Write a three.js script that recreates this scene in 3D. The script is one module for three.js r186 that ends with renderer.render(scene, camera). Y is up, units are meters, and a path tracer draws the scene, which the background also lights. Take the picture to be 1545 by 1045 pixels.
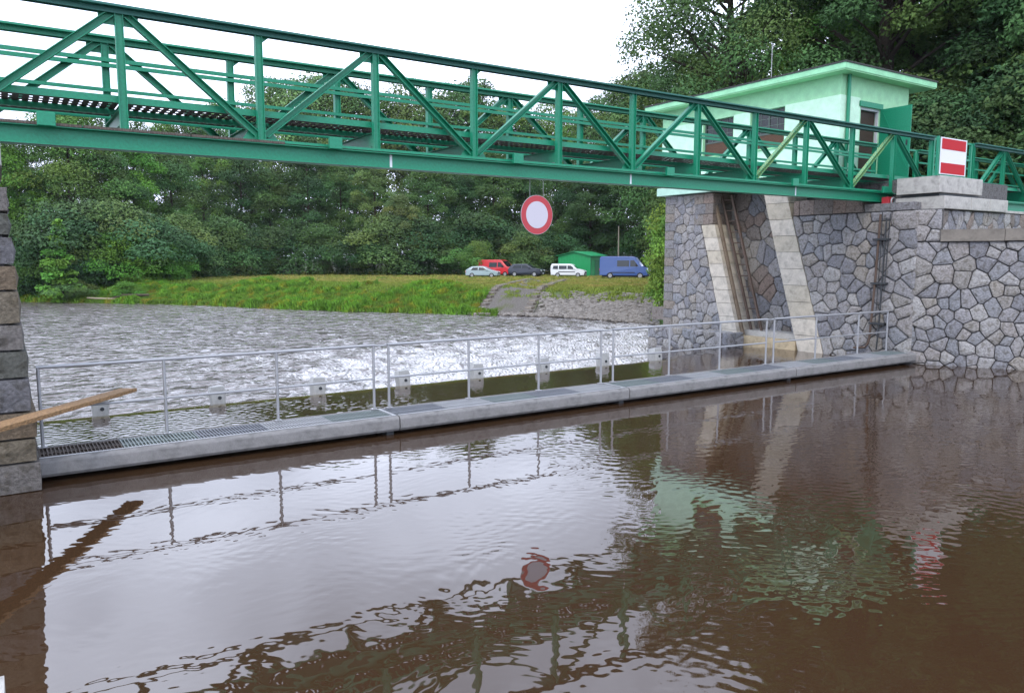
import * as THREE from 'three';
import { mergeGeometries } from 'three/addons/utils/BufferGeometryUtils.js';
import { createNoise2D } from 'simplex-noise';

// ---------- camera, sky, sun, exposure ----------
// World: x runs along the footbridge, -z is downstream (v = -z), y up; the pond surface is y = 0.
const F = 1167, CX = 772.5, CY = 522.5, EYE = 2.82, PHI = 56.616 * Math.PI / 180, PITCH = 6.526 * Math.PI / 180;
const scene = new THREE.Scene();
const camera = new THREE.PerspectiveCamera(48.239, 1545 / 1045, 0.1, 6000);
camera.position.set(0, EYE, 0);
camera.lookAt(Math.cos(PHI) * Math.cos(PITCH), EYE - Math.sin(PITCH), -Math.sin(PHI) * Math.cos(PITCH));
const renderer = new THREE.WebGLRenderer({ antialias: true });
renderer.setSize(1024, 692);
renderer.toneMapping = THREE.LinearToneMapping;
renderer.toneMappingExposure = 1.14;
renderer.shadowMap.enabled = true;

const SKY_LOW = 1.8, SKY_TOP = 2.2, POND_BUMP = 0.0064;
let state = 1;
const seed = (s) => { state = s | 0; };
const rnd = () => { state = (state + 0x6d2b79f5) | 0; let t = Math.imul(state ^ (state >>> 15), 1 | state); t = (t + Math.imul(t ^ (t >>> 7), 61 | t)) ^ t; return ((t ^ (t >>> 14)) >>> 0) / 4294967296; };
const R = (a, b) => a + (b - a) * rnd();
seed(4242);
const noise = createNoise2D(rnd), noise2 = createNoise2D(rnd), noise3 = createNoise2D(rnd);
const fbm = (x, y, o = 4, n = noise) => { let s = 0, a = 0.5; for (let i = 0; i < o; i++) { s += a * n(x, y); x = x * 2.03 + 17.1; y = y * 2.03 - 9.7; a *= 0.5; } return s; };
const clamp = (x, a = 0, b = 1) => Math.min(b, Math.max(a, x));
const smooth = (a, b, x) => { const t = clamp((x - a) / (b - a)); return t * t * (3 - 2 * t); };
const mix = (a, b, t) => a + (b - a) * t;

{ // overcast sky: bright even cloud, a little brighter overhead, soft cloud relief
  const w = 512, h = 256, d = new Float32Array(w * h * 4);
  for (let j = 0; j < h; j++) for (let i = 0; i < w; i++) {
    const el = ((j + 0.5) / h - 0.5) * Math.PI, az = (i + 0.5) / w * Math.PI * 2, o = (j * w + i) * 4;
    const s = Math.sin(Math.max(el, 0)), k = 1 / (s + 0.22);
    const c = fbm(Math.cos(az) * k * 0.9 + 4, Math.sin(az) * k * 0.9, 5);
    const b = (SKY_LOW + (SKY_TOP - SKY_LOW) * s) * Math.max(0.42, 1 + 0.8 * c), cool = 0.5 - 0.5 * c;
    const L = el < 0 ? b * 0.5 : b;
    d[o] = L * (0.885 - 0.03 * cool); d[o + 1] = L * (0.965 - 0.015 * cool); d[o + 2] = L * (1.16 + 0.04 * cool); d[o + 3] = 1;
  }
  const t = new THREE.DataTexture(d, w, h, THREE.RGBAFormat, THREE.FloatType);
  t.mapping = THREE.EquirectangularReflectionMapping; t.magFilter = THREE.LinearFilter; t.minFilter = THREE.LinearFilter; t.wrapS = THREE.RepeatWrapping; t.needsUpdate = true;
  scene.background = t; scene.environment = t;
}
const sun = new THREE.DirectionalLight(0xffeed6, 1.3);
sun.position.set(-34, 60, 26); sun.target.position.set(12, 0, -14); scene.add(sun, sun.target);
sun.castShadow = true; sun.shadow.radius = 40; sun.shadow.mapSize.set(4096, 4096);
Object.assign(sun.shadow.camera, { left: -130, right: 130, top: 130, bottom: -130, near: 1, far: 320 });

// ---------- helpers ----------
// a pixel of the photograph gives a direction; the plane it is cut with gives the distance
function ray(x, y) {
  const a = (x - CX) / F, b = (y - CY) / F, f = Math.cos(PITCH) - b * Math.sin(PITCH), up = -Math.sin(PITCH) - b * Math.cos(PITCH);
  return [a * Math.sin(PHI) + f * Math.cos(PHI), up, -a * Math.cos(PHI) + f * Math.sin(PHI)];
}
const onV = (x, y, v) => { const d = ray(x, y), s = v / d[2]; return [d[0] * s, EYE + d[1] * s]; };       // -> u, height
const onH = (x, y, h) => { const d = ray(x, y), s = (h - EYE) / d[1]; return [d[0] * s, d[2] * s]; };      // -> u, v
const atDepth = (x, f) => { const a = (x - CX) / F * f / Math.cos(PITCH) * 1.0; return [a * Math.sin(PHI) + f * Math.cos(PHI), -a * Math.cos(PHI) + f * Math.sin(PHI)]; };
const P = (u, h, v) => new THREE.Vector3(u, h, -v);

const taken = new Map();
const numbered = (n) => { const k = taken.get(n) || 0; taken.set(n, k + 1); return k ? n + '_' + String(k).padStart(3, '0') : n; };
function tag(o, label, category, group) { o.userData = { label, category, ...(group ? { group } : {}) }; return o; }
function shadows(m) { m.castShadow = true; m.receiveShadow = true; return m; }
function thing(name, label, category, pos, turn = 0, group) {
  const o = new THREE.Group(); o.name = numbered(name); if (pos) o.position.copy(pos); o.rotation.y = turn; scene.add(o); return tag(o, label, category, group);
}
function part(name, geo, mat, parent) {
  const g = Array.isArray(geo) ? (geo.length > 1 ? mergeGeometries(geo.map((x) => { const y = x.index ? x.toNonIndexed() : x; if (!y.attributes.uv) y.setAttribute('uv', new THREE.BufferAttribute(new Float32Array(y.attributes.position.count * 2), 2)); return y; })) : geo[0]) : geo;
  const m = shadows(new THREE.Mesh(g, mat)); m.name = name; (parent || scene).add(m); if (!parent) m.name = numbered(name); return m;
}
function structure(name, geo, mat) { const m = part(name, geo, mat); m.userData = { kind: 'structure' }; return m; }
function stuff(o, label, category) { o.userData = { kind: 'stuff', ...(label ? { label, category } : {}) }; return o; }
function copy(o, pos, turn, label) { const c = o.clone(); c.name = numbered(o.name.replace(/_\d{3}$/, '')); c.userData = { ...o.userData }; if (label) c.userData.label = label; c.position.copy(pos); c.rotation.y = turn || 0; scene.add(c); return c; }

// metric uv by the dominant axis of each face's normal
function metricUV(g, k = 1) {
  const q = g.index ? g.toNonIndexed() : g, p = q.attributes.position, n = p.count, uv = new Float32Array(n * 2), a = new THREE.Vector3(), b = new THREE.Vector3(), c = new THREE.Vector3();
  for (let i = 0; i < n; i += 3) {
    a.fromBufferAttribute(p, i); b.fromBufferAttribute(p, i + 1).sub(a); c.fromBufferAttribute(p, i + 2).sub(a); b.cross(c);
    const x = Math.abs(b.x), y = Math.abs(b.y), z = Math.abs(b.z);
    for (let j = i; j < i + 3; j++) {
      const s = y >= x && y >= z ? [p.getX(j), p.getZ(j)] : x >= z ? [p.getZ(j), p.getY(j)] : [p.getX(j), p.getY(j)];
      uv[j * 2] = s[0] * k; uv[j * 2 + 1] = s[1] * k;
    }
  }
  q.setAttribute('uv', new THREE.BufferAttribute(uv, 2)); return q;
}
// box between two corners in (u, h, v), edges chamfered by c
function box(u0, u1, h0, h1, v0, v1, c = 0) {
  const x = Math.abs(u1 - u0), y = Math.abs(h1 - h0), z = Math.abs(v1 - v0); let g;
  if (c > 0) {
    const s = new THREE.Shape(); s.moveTo(-x / 2 + c, -y / 2 + c); s.lineTo(x / 2 - c, -y / 2 + c); s.lineTo(x / 2 - c, y / 2 - c); s.lineTo(-x / 2 + c, y / 2 - c);
    g = new THREE.ExtrudeGeometry(s, { depth: z - 2 * c, bevelEnabled: true, bevelSize: c, bevelThickness: c, bevelSegments: 1 }); g.translate(0, 0, -(z - 2 * c) / 2);
  } else g = new THREE.BoxGeometry(x, y, z);
  g.translate((u0 + u1) / 2, (h0 + h1) / 2, -(v0 + v1) / 2); return metricUV(g);
}
// bar of section w (across) x d (along "side") from a to b
function bar(a, b, w, d, side = new THREE.Vector3(0, 0, 1)) {
  const dir = b.clone().sub(a), L = dir.length(); dir.normalize();
  const x = new THREE.Vector3().crossVectors(dir, side).normalize(), z = new THREE.Vector3().crossVectors(x, dir);
  const g = metricUV(new THREE.BoxGeometry(w, L, d)); g.applyMatrix4(new THREE.Matrix4().makeBasis(x, dir, z).setPosition(a.clone().add(b).multiplyScalar(0.5))); return g;
}
function rod(pts, r, seg = 8, closed = false) {
  const path = new THREE.CurvePath(); for (let i = 0; i + 1 < pts.length; i++) path.add(new THREE.LineCurve3(pts[i], pts[i + 1]));
  return pts.length === 2 ? new THREE.TubeGeometry(path, 1, r, seg, closed) : new THREE.TubeGeometry(new THREE.CatmullRomCurve3(pts, closed, 'catmullrom', 0.15), pts.length * 5, r, seg, closed);
}
// polygon of (v, h) points extruded from u0 to u1
function prismV(pts, u0, u1) {
  const s = new THREE.Shape(pts.map(([v, h]) => new THREE.Vector2(v, h))), g = new THREE.ExtrudeGeometry(s, { depth: u1 - u0, bevelEnabled: false });
  g.applyMatrix4(new THREE.Matrix4().set(0, 0, 1, u0, 0, 1, 0, 0, -1, 0, 0, 0, 0, 0, 0, 1)); return metricUV(g);
}
// plan polygon of (u, v) extruded from h0 to h1
function prismH(pts, h0, h1) {
  const s = new THREE.Shape(pts.map(([u, v]) => new THREE.Vector2(u, v))), g = new THREE.ExtrudeGeometry(s, { depth: h1 - h0, bevelEnabled: false });
  g.rotateX(-Math.PI / 2); g.translate(0, h0, 0); return metricUV(g);
}

// ---------- materials ----------
function texture(size, f, srgb = true, w = size, h = size) {
  const d = new Uint8Array(w * h * 4);
  for (let j = 0; j < h; j++) for (let i = 0; i < w; i++) { const c = f(i / w, j / h), o = (j * w + i) * 4; d[o] = clamp(c[0]) * 255; d[o + 1] = clamp(c[1]) * 255; d[o + 2] = clamp(c[2]) * 255; d[o + 3] = 255; }
  const t = new THREE.DataTexture(d, w, h); t.wrapS = t.wrapT = THREE.RepeatWrapping; t.magFilter = THREE.LinearFilter; t.minFilter = THREE.LinearMipmapLinearFilter; t.generateMipmaps = true; if (srgb) t.colorSpace = THREE.SRGBColorSpace; t.needsUpdate = true; return t;
}
// noise that repeats over the unit square
function tn(x, y, k, n = noise) { // blended so that it repeats over the unit square
  const f = k * 6, a = n(x * f, y * f), b = n((x - 1) * f, y * f), c = n(x * f, (y - 1) * f), d = n((x - 1) * f, (y - 1) * f), p = x, q = y, w = Math.hypot((1 - p) * (1 - q), p * (1 - q), (1 - p) * q, p * q);
  return (a * (1 - p) * (1 - q) + b * p * (1 - q) + c * (1 - p) * q + d * p * q) / w * 0.8;
}
const grain = (x, y, k) => tn(x, y, k) * 0.5 + tn(x, y, k * 2.3, noise2) * 0.3 + tn(x, y, k * 5.1, noise3) * 0.2;
const rockMap = texture(512, (x, y) => { const st = smooth(0.2, 0.6, tn(x, y, 0.9, noise3) + 0.25 * tn(x, y, 5, noise2)), g = 0.84 + 0.22 * grain(x, y, 2.2) + 0.10 * tn(x, y, 26, noise2) + 0.05 * (rnd() - 0.5) - 0.13 * st; return [g, g * (1 - 0.01 * st), g * (1 - 0.04 * st)]; });
const rockBump = texture(512, (x, y) => { const g = 0.5 + 0.35 * grain(x, y, 3) + 0.22 * tn(x, y, 17, noise3); return [g, g, g]; }, false);
const plainMap = texture(512, (x, y) => { const g = 0.95 + 0.07 * grain(x, y, 0.35) + 0.012 * tn(x, y, 12, noise2); return [g, g, g]; });
const concreteMap = texture(512, (x, y) => { const s = smooth(-0.2, 0.9, tn(x, y, 0.5, noise3) + 0.5 * tn(x, y, 1.7, noise2)), g = 0.92 + 0.10 * grain(x, y, 0.6) + 0.05 * tn(x, y, 14, noise2) + 0.04 * (rnd() - 0.5) - 0.09 * s; return [g, g * 0.995, g * 0.98]; });
const paintMap = texture(512, (x, y) => { const g = 0.88 + 0.10 * grain(x, y, 2.5), r = smooth(0.42, 0.55, tn(x, y, 9, noise2)) * 0.35; return [mix(g, 0.75, r), mix(g, 0.7, r), mix(g, 0.62, r)]; });
const woodMap = texture(512, (x, y) => { const g = 0.78 + 0.22 * tn(x, y * 0.2, 9) + 0.1 * noise(x * 3, y * 190); return [g, g * 0.98, g * 0.94]; });
function mat(color, o = {}) { const m = new THREE.MeshStandardMaterial({ color, roughness: 0.8, ...o }); return m; }
const rockMat = (c) => mat(c, { map: rockMap, bumpMap: rockBump, bumpScale: 0.03, roughness: 0.9 });
const M = {
  greenShaded: mat('#1c6f63', { map: paintMap, roughness: 0.5 }),  // bridge green darkened: shade of the near top chord put into its colour
  green: mat('#12936f', { map: paintMap, roughness: 0.45 }),
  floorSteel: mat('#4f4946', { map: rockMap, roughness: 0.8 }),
  greenPale: mat('#8fbf7e', { map: paintMap, roughness: 0.5 }),
  timber: mat('#6a6460', { map: woodMap, roughness: 0.9 }),
  plank: mat('#b08d66', { map: woodMap, roughness: 0.85 }),
  galv: mat('#a6a8ac', { map: plainMap, roughness: 0.45, metalness: 0.35 }),
  concrete: mat('#868688', { map: concreteMap, bumpMap: rockBump, bumpScale: 0.004, roughness: 0.85 }),
  paleConcrete: mat('#b9b8b6', { map: concreteMap, bumpMap: rockBump, bumpScale: 0.004, roughness: 0.88 }),
  cream: mat('#c3bcae', { map: concreteMap, bumpMap: rockBump, bumpScale: 0.004, roughness: 0.9 }),
  cream2: mat('#cfc9bf', { map: concreteMap, bumpMap: rockBump, bumpScale: 0.004, roughness: 0.9 }),
  creamSand: mat('#c9b89a', { map: concreteMap, bumpMap: rockBump, bumpScale: 0.004, roughness: 0.9 }),
  coping: mat('#847f79', { map: concreteMap, bumpMap: rockBump, bumpScale: 0.008, roughness: 0.9 }),
  mortar: mat('#6f6e6f', { map: rockMap, bumpMap: rockBump, bumpScale: 0.012, roughness: 0.95 }),
  stones: [[166, 165, 169], [154, 154, 159], [172, 170, 171], [169, 164, 158], [144, 145, 152], [178, 177, 178], [162, 159, 156], [157, 159, 165], [168, 164, 163], [149, 152, 159], [182, 181, 181], [164, 163, 167]].map(([r, g, b]) => rockMat(new THREE.Color().setRGB((r + 14) / 255, (g + 14) / 255, (b + 14) / 255, THREE.SRGBColorSpace))),
  ashlar: ['#a09fa3', '#a39d98', '#97979b', '#a59c93', '#9c9a98'].map(rockMat),
  warmBlocks: ['#a3968e', '#978f8a', '#a5948a'].map(rockMat),
  pierBlocks: ['#7b7b80', '#85817e', '#857663', '#6a6c66', '#857c6c'].map(rockMat),
  white: mat('#d6d8de', { roughness: 0.5 }), red: mat('#b00f1f', { roughness: 0.75 }), black: mat('#17181a', { roughness: 0.6 }), rust: mat('#6b5a50', { roughness: 0.9, map: rockMap }),
  darkMetal: mat('#3c3f42', { roughness: 0.6, metalness: 0.4 }), bark: mat('#4a4037', { map: rockMap, bumpMap: rockBump, bumpScale: 0.06, roughness: 0.95 }),
};
// ---------- ground: one sheet, river bed, right bank, meadow, plateau round the gate house ----------
const LOW = -1.2, MEADOW = 0.42;
const shore = [[70, -200], [30, -20], [26, 2], [24.8, 8], [24.2, 13], [24, 20], [26, 26], [33, 34], [31.5, 42], [27.2, 48.5], [21.5, 55.6], [14, 70], [1.4, 85], [-30, 103], [-90, 122], [-420, 190], [-3000, 700]];
const inlandPoly = [...shore, [-3000, 4000], [4000, 4000], [4000, -3000], [70, -3000]];
function shoreDist(u, v) {
  let best = 1e9;
  for (let i = 0; i + 1 < shore.length; i++) {
    const [a, b] = shore[i], [c, d] = shore[i + 1], x = c - a, y = d - b, t = clamp(((u - a) * x + (v - b) * y) / (x * x + y * y)), q = Math.hypot(u - a - t * x, v - b - t * y); if (q < best) best = q;
  }
  let inside = false;
  for (let i = 0, j = inlandPoly.length - 1; i < inlandPoly.length; j = i++) { const [a, b] = inlandPoly[i], [c, d] = inlandPoly[j]; if ((b > v) !== (d > v) && u < (c - a) * (v - b) / (d - b) + a) inside = !inside; }
  return inside ? best : -best;
}
function groundH(u, v, d = shoreDist(u, v)) {
  const wob = 0.10 * fbm(u * 0.13, v * 0.13, 3) + 0.04 * noise2(u * 0.5, v * 0.5);
  const bank = d < 0 ? Math.max(-3, -1.35 + d * 0.5) : -1.35 + (MEADOW + 1.35) * smooth(-2.5, 9.5, d) - 0.0 + wob * smooth(0, 4, d) * 0.9;
  const high = d < 0 ? Math.max(-3, -1.35 + d * 0.5) : -1.35 + 5.3 * smooth(0.2, 4.5, d) + wob + 0.012 * Math.max(0, d - 5);
  return mix(bank, high, smooth(38, 24, v - 0.25 * Math.max(0, u - 34)) * (d > -5 ? 1 : 0));
}
function axis(a, b, step, far) { const o = []; for (let x = a; x <= b + 1e-6; x += step) o.push(x); let s = step, x = b; while (x < far) { s *= 1.35; x += s; o.push(x); } s = step; x = a; while (x > -far) { s *= 1.35; x -= s; o.unshift(x); } return o; }
{
  const us = axis(-45, 130, 1, 3500), vs = axis(12, 165, 1, 3500), pos = [], col = [], uv = [], idx = [], c = new THREE.Color();
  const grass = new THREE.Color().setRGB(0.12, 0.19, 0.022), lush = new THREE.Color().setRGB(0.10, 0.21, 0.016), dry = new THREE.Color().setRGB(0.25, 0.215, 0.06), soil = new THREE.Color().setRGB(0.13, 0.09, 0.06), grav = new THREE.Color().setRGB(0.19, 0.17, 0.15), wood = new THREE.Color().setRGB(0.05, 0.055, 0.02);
  for (const v of vs) for (const u of us) {
    const d = shoreDist(u, v); pos.push(u, groundH(u, v, d), -v); uv.push(u * 0.5, v * 0.5);
    const n = fbm(u * 0.09, v * 0.09, 3, noise3), n2 = fbm(u * 0.5, v * 0.5, 3, noise2);
    c.copy(grass).lerp(lush, smooth(11, 4, d + n * 5)); c.lerp(dry, clamp(smooth(10, 22, d + n * 9) * (0.35 + 1.3 * n2)) * smooth(100, 60, d));
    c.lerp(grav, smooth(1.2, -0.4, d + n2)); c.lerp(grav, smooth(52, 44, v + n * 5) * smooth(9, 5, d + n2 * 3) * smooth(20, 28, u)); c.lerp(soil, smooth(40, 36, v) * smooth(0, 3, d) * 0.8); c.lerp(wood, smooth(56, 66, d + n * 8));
    col.push(c.r, c.g, c.b);
  }
  const w = us.length;
  for (let j = 0; j + 1 < vs.length; j++) for (let i = 0; i + 1 < w; i++) { const a = j * w + i; idx.push(a, a + 1, a + w + 1, a, a + w + 1, a + w); }
  const g = new THREE.BufferGeometry(); g.setAttribute('position', new THREE.Float32BufferAttribute(pos, 3)); g.setAttribute('color', new THREE.Float32BufferAttribute(col, 3)); g.setAttribute('uv', new THREE.Float32BufferAttribute(uv, 2)); g.setIndex(idx); g.computeVertexNormals();
  structure('ground', g, new THREE.MeshStandardMaterial({ vertexColors: true, map: rockMap, bumpMap: rockBump, bumpScale: 0.05, roughness: 0.95 }));
}

// ---------- water ----------
const POND = { u0: -5, v0: -2, w: 36, h: 20 };
const pondBump = (() => { // ripple heights in centimetres, patches of livelier water, livelier still towards the weir
  const n = 2048, m = 1152, d = new Float32Array(n * m), waves = []; seed(77);
  for (let i = 0; i < 34; i++) { const L = 0.06 * Math.pow(9, rnd()), a = Math.PI / 2 + (rnd() - 0.5) * 2.6, k = Math.PI * 2 / L; waves.push([k * Math.cos(a), k * Math.sin(a), rnd() * 6.28, L * Math.pow(Math.min(1, 0.16 / L), 0.8), L < 0.2 ? 1 : 0]); }
  for (let j = 0; j < m; j++) for (let i = 0; i < n; i++) {
    const u = POND.u0 + i / n * POND.w, v = POND.v0 + j / m * POND.h, wx = u + 0.22 * noise(u * 0.45, v * 0.45), wy = v + 0.22 * noise2(u * 0.45, v * 0.45);
    const patch = smooth(0.0, 0.5, fbm(u * 0.33 + 3, v * 0.33, 3, noise3)), weir = smooth(11.4, 13.0, v) * mix(2.6, 0.7, smooth(3, 10, u)), near = 0.4 + 1.3 * patch * smooth(1.2, 4.0, u) + weir + 0.8 * smooth(4, 9, u) * smooth(9, 5, v);
    let s = 0, f = 0; for (const q of waves) { const z = q[3] * Math.sin(q[0] * wx + q[1] * wy + q[2]); if (q[4]) f += z; else s += z; }
    d[j * n + i] = s * (0.3 + 0.25 * near) + f * near;
  }
  const rgba = new Float32Array(n * m * 4); for (let i = 0; i < n * m; i++) { rgba[i * 4] = rgba[i * 4 + 1] = rgba[i * 4 + 2] = 0.5 + d[i] * 0.1; rgba[i * 4 + 3] = 1; }
  const t = new THREE.DataTexture(rgba, n, m, THREE.RGBAFormat, THREE.FloatType); t.wrapS = t.wrapT = THREE.MirroredRepeatWrapping; t.magFilter = THREE.LinearFilter; t.needsUpdate = true; return t;
})();
const pondMat = new THREE.MeshPhysicalMaterial({ color: new THREE.Color().setRGB(0.039, 0.021, 0.0105), roughness: 0.02, ior: 1.66, bumpMap: pondBump, bumpScale: POND_BUMP });
function pondUV(g) { const p = g.attributes.position, uv = new Float32Array(p.count * 2); for (let i = 0; i < p.count; i++) { uv[i * 2] = (p.getX(i) - POND.u0) / POND.w; uv[i * 2 + 1] = (-p.getZ(i) - POND.v0) / POND.h; } g.setAttribute('uv', new THREE.BufferAttribute(uv, 2)); return g; }
const CREST = 15.95, GATE_END = 15.6;
{
  const s = new THREE.Shape([[-80, -80], [45, -80], [45, 15.2], [-80, 15.2]].map((q) => new THREE.Vector2(...q))), g = new THREE.ShapeGeometry(s); g.rotateX(-Math.PI / 2);
  structure('pond_water', pondUV(g), pondMat);
  const prof = [[15.2, 0], [15.45, -0.006], [15.7, -0.03], [15.9, -0.075], [16.1, -0.17], [16.35, -0.38], [16.6, -0.72], [16.9, -1.5]], pos = [], idx = [], nu = 60;
  for (let j = 0; j < prof.length; j++) for (let i = 0; i <= nu; i++) { const u = -30 + (GATE_END + 30) * i / nu; pos.push(u, prof[j][1] + (j > 1 ? 0.012 * noise(u * 1.3, j) : 0), -prof[j][0]); }
  for (let j = 0; j + 1 < prof.length; j++) for (let i = 0; i < nu; i++) { const a = j * (nu + 1) + i; idx.push(a, a + 1, a + nu + 2, a, a + nu + 2, a + nu + 1); }
  const c = new THREE.BufferGeometry(); c.setAttribute('position', new THREE.Float32BufferAttribute(pos, 3)); c.setIndex(idx); c.computeVertexNormals();
  const over = new THREE.MeshPhysicalMaterial({ color: new THREE.Color().setRGB(0.085, 0.060, 0.016), roughness: 0.06, ior: 1.4, bumpMap: pondBump, bumpScale: POND_BUMP });
  structure('weir_overflow', pondUV(c), over);
  // between the last gate bay and the abutment the water draws down more gently
  const p2 = [], i2 = []; for (let j = 0; j <= 16; j++) for (let i = 0; i <= 12; i++) { const v = 15.2 + j / 16 * 5.2, a = GATE_END + Math.max(0, v - 15.95) * 0.885; p2.push(mix(a, 20.32, i / 12), -0.085 * Math.max(0, v - 15.9) - (i === 0 && j > 2 ? 0.1 : 0), -v); }
  for (let j = 0; j < 16; j++) for (let i = 0; i < 12; i++) { const a = j * 13 + i; i2.push(a, a + 1, a + 14, a, a + 14, a + 13); }
  const c2 = new THREE.BufferGeometry(); c2.setAttribute('position', new THREE.Float32BufferAttribute(p2, 3)); c2.setIndex(i2); c2.computeVertexNormals(); structure('side_overflow', pondUV(c2), pondMat);
}
{ // the river below the weir: standing waves, white water under the overflow, thinning to the left and downstream
  const T = { u0: -16, v0: 17, s: 54 }, n = 1600;
  const foamAt = (u, v) => {
    const turb = fbm(u * 0.55, v * 0.30, 5) * 0.9 + fbm(u * 2.2 + fbm(u, v, 2) * 1.5, v * 1.1, 4, noise2) * 0.9;
    const dens = 0.78 * smooth(3, 12.5, u) * smooth(40, 23, v + 0.25 * (18 - u)) + 0.24 * smooth(0, 14, u) * smooth(58, 28, v) - 0.54;
    return smooth(-0.22, 0.42, turb * 0.7 + dens);
  };
  const cd = new Uint8Array(n * n * 4), bd = new Float32Array(n * n * 4);
  const toS = (x) => 255 * (x <= 0.0031308 ? 12.92 * x : 1.055 * Math.pow(x, 1 / 2.4) - 0.055);
  for (let j = 0; j < n; j++) for (let i = 0; i < n; i++) {
    const u = T.u0 + (i + 0.5) / n * T.s, v = T.v0 + (j + 0.5) / n * T.s, f = foamAt(u, v), o = (j * n + i) * 4;
    cd[o] = toS(mix(0.125, 0.62, f)); cd[o + 1] = toS(mix(0.11, 0.615, f)); cd[o + 2] = toS(mix(0.105, 0.63, f)); cd[o + 3] = 255;
    const q = fbm(u * 0.5, v * 1.15, 4, noise3) * 0.5 + f * 0.35 * noise(u * 6, v * 6); bd[o] = bd[o + 1] = bd[o + 2] = 0.5 + q; bd[o + 3] = 1;
  }
  const cm = new THREE.DataTexture(cd, n, n); cm.colorSpace = THREE.SRGBColorSpace; cm.wrapS = cm.wrapT = THREE.MirroredRepeatWrapping; cm.magFilter = THREE.LinearFilter; cm.needsUpdate = true;
  const bm = new THREE.DataTexture(bd, n, n, THREE.RGBAFormat, THREE.FloatType); bm.wrapS = bm.wrapT = THREE.MirroredRepeatWrapping; bm.magFilter = THREE.LinearFilter; bm.needsUpdate = true;
  const us = [-400, -200, -120, -80, -60, -45, -35, -28, -22]; for (let u = -18; u <= 37; u += 0.3) us.push(u);
  const vs = [16.4]; let st = 0.16; while (vs.at(-1) < 130) { vs.push(vs.at(-1) + st); st *= 1.008; } vs.push(180, 300, 600);
  const pos = [], uv = [], idx = [], w = us.length;
  for (const v of vs) for (const u of us) {
    const rough = 0.35 + 1.0 * smooth(2, 13, u) * smooth(42, 24, v), lee = smooth(110, 60, v);
    const a = (0.16 * fbm(u * 0.42, v * 0.62, 3, noise2) + 0.05 * noise3(u * 1.4, v * 2.2)) * rough * lee + 0.035 * noise(u * 0.8, v * 1.5) * lee;
    pos.push(u, LOW + a, -v); uv.push((u - T.u0) / T.s, (v - T.v0) / T.s);
  }
  for (let j = 0; j + 1 < vs.length; j++) for (let i = 0; i + 1 < w; i++) { const a = j * w + i; idx.push(a, a + 1, a + w + 1, a, a + w + 1, a + w); }
  const g = new THREE.BufferGeometry(); g.setAttribute('position', new THREE.Float32BufferAttribute(pos, 3)); g.setAttribute('uv', new THREE.Float32BufferAttribute(uv, 2)); g.setIndex(idx); g.computeVertexNormals();
  structure('river_water', g, new THREE.MeshPhysicalMaterial({ map: cm, roughness: 0.12, ior: 1.45, bumpMap: bm, bumpScale: 0.24 }));
}
// ---------- masonry ----------
function clipHalf(poly, nx, ny, c) { // keep nx*x + ny*y <= c
  const o = []; for (let i = 0; i < poly.length; i++) { const a = poly[i], b = poly[(i + 1) % poly.length], da = nx * a[0] + ny * a[1] - c, db = nx * b[0] + ny * b[1] - c; if (da <= 0) o.push(a); if ((da < 0 && db > 0) || (da > 0 && db < 0)) { const t = da / (da - db); o.push([a[0] + (b[0] - a[0]) * t, a[1] + (b[1] - a[1]) * t]); } } return o;
}
const area = (p) => { let s = 0; for (let i = 0; i < p.length; i++) { const a = p[i], b = p[(i + 1) % p.length]; s += a[0] * b[1] - a[1] * b[0]; } return s / 2; };
const centre = (p) => { const c = [0, 0]; for (const q of p) { c[0] += q[0] / p.length; c[1] += q[1] / p.length; } return c; };
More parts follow.
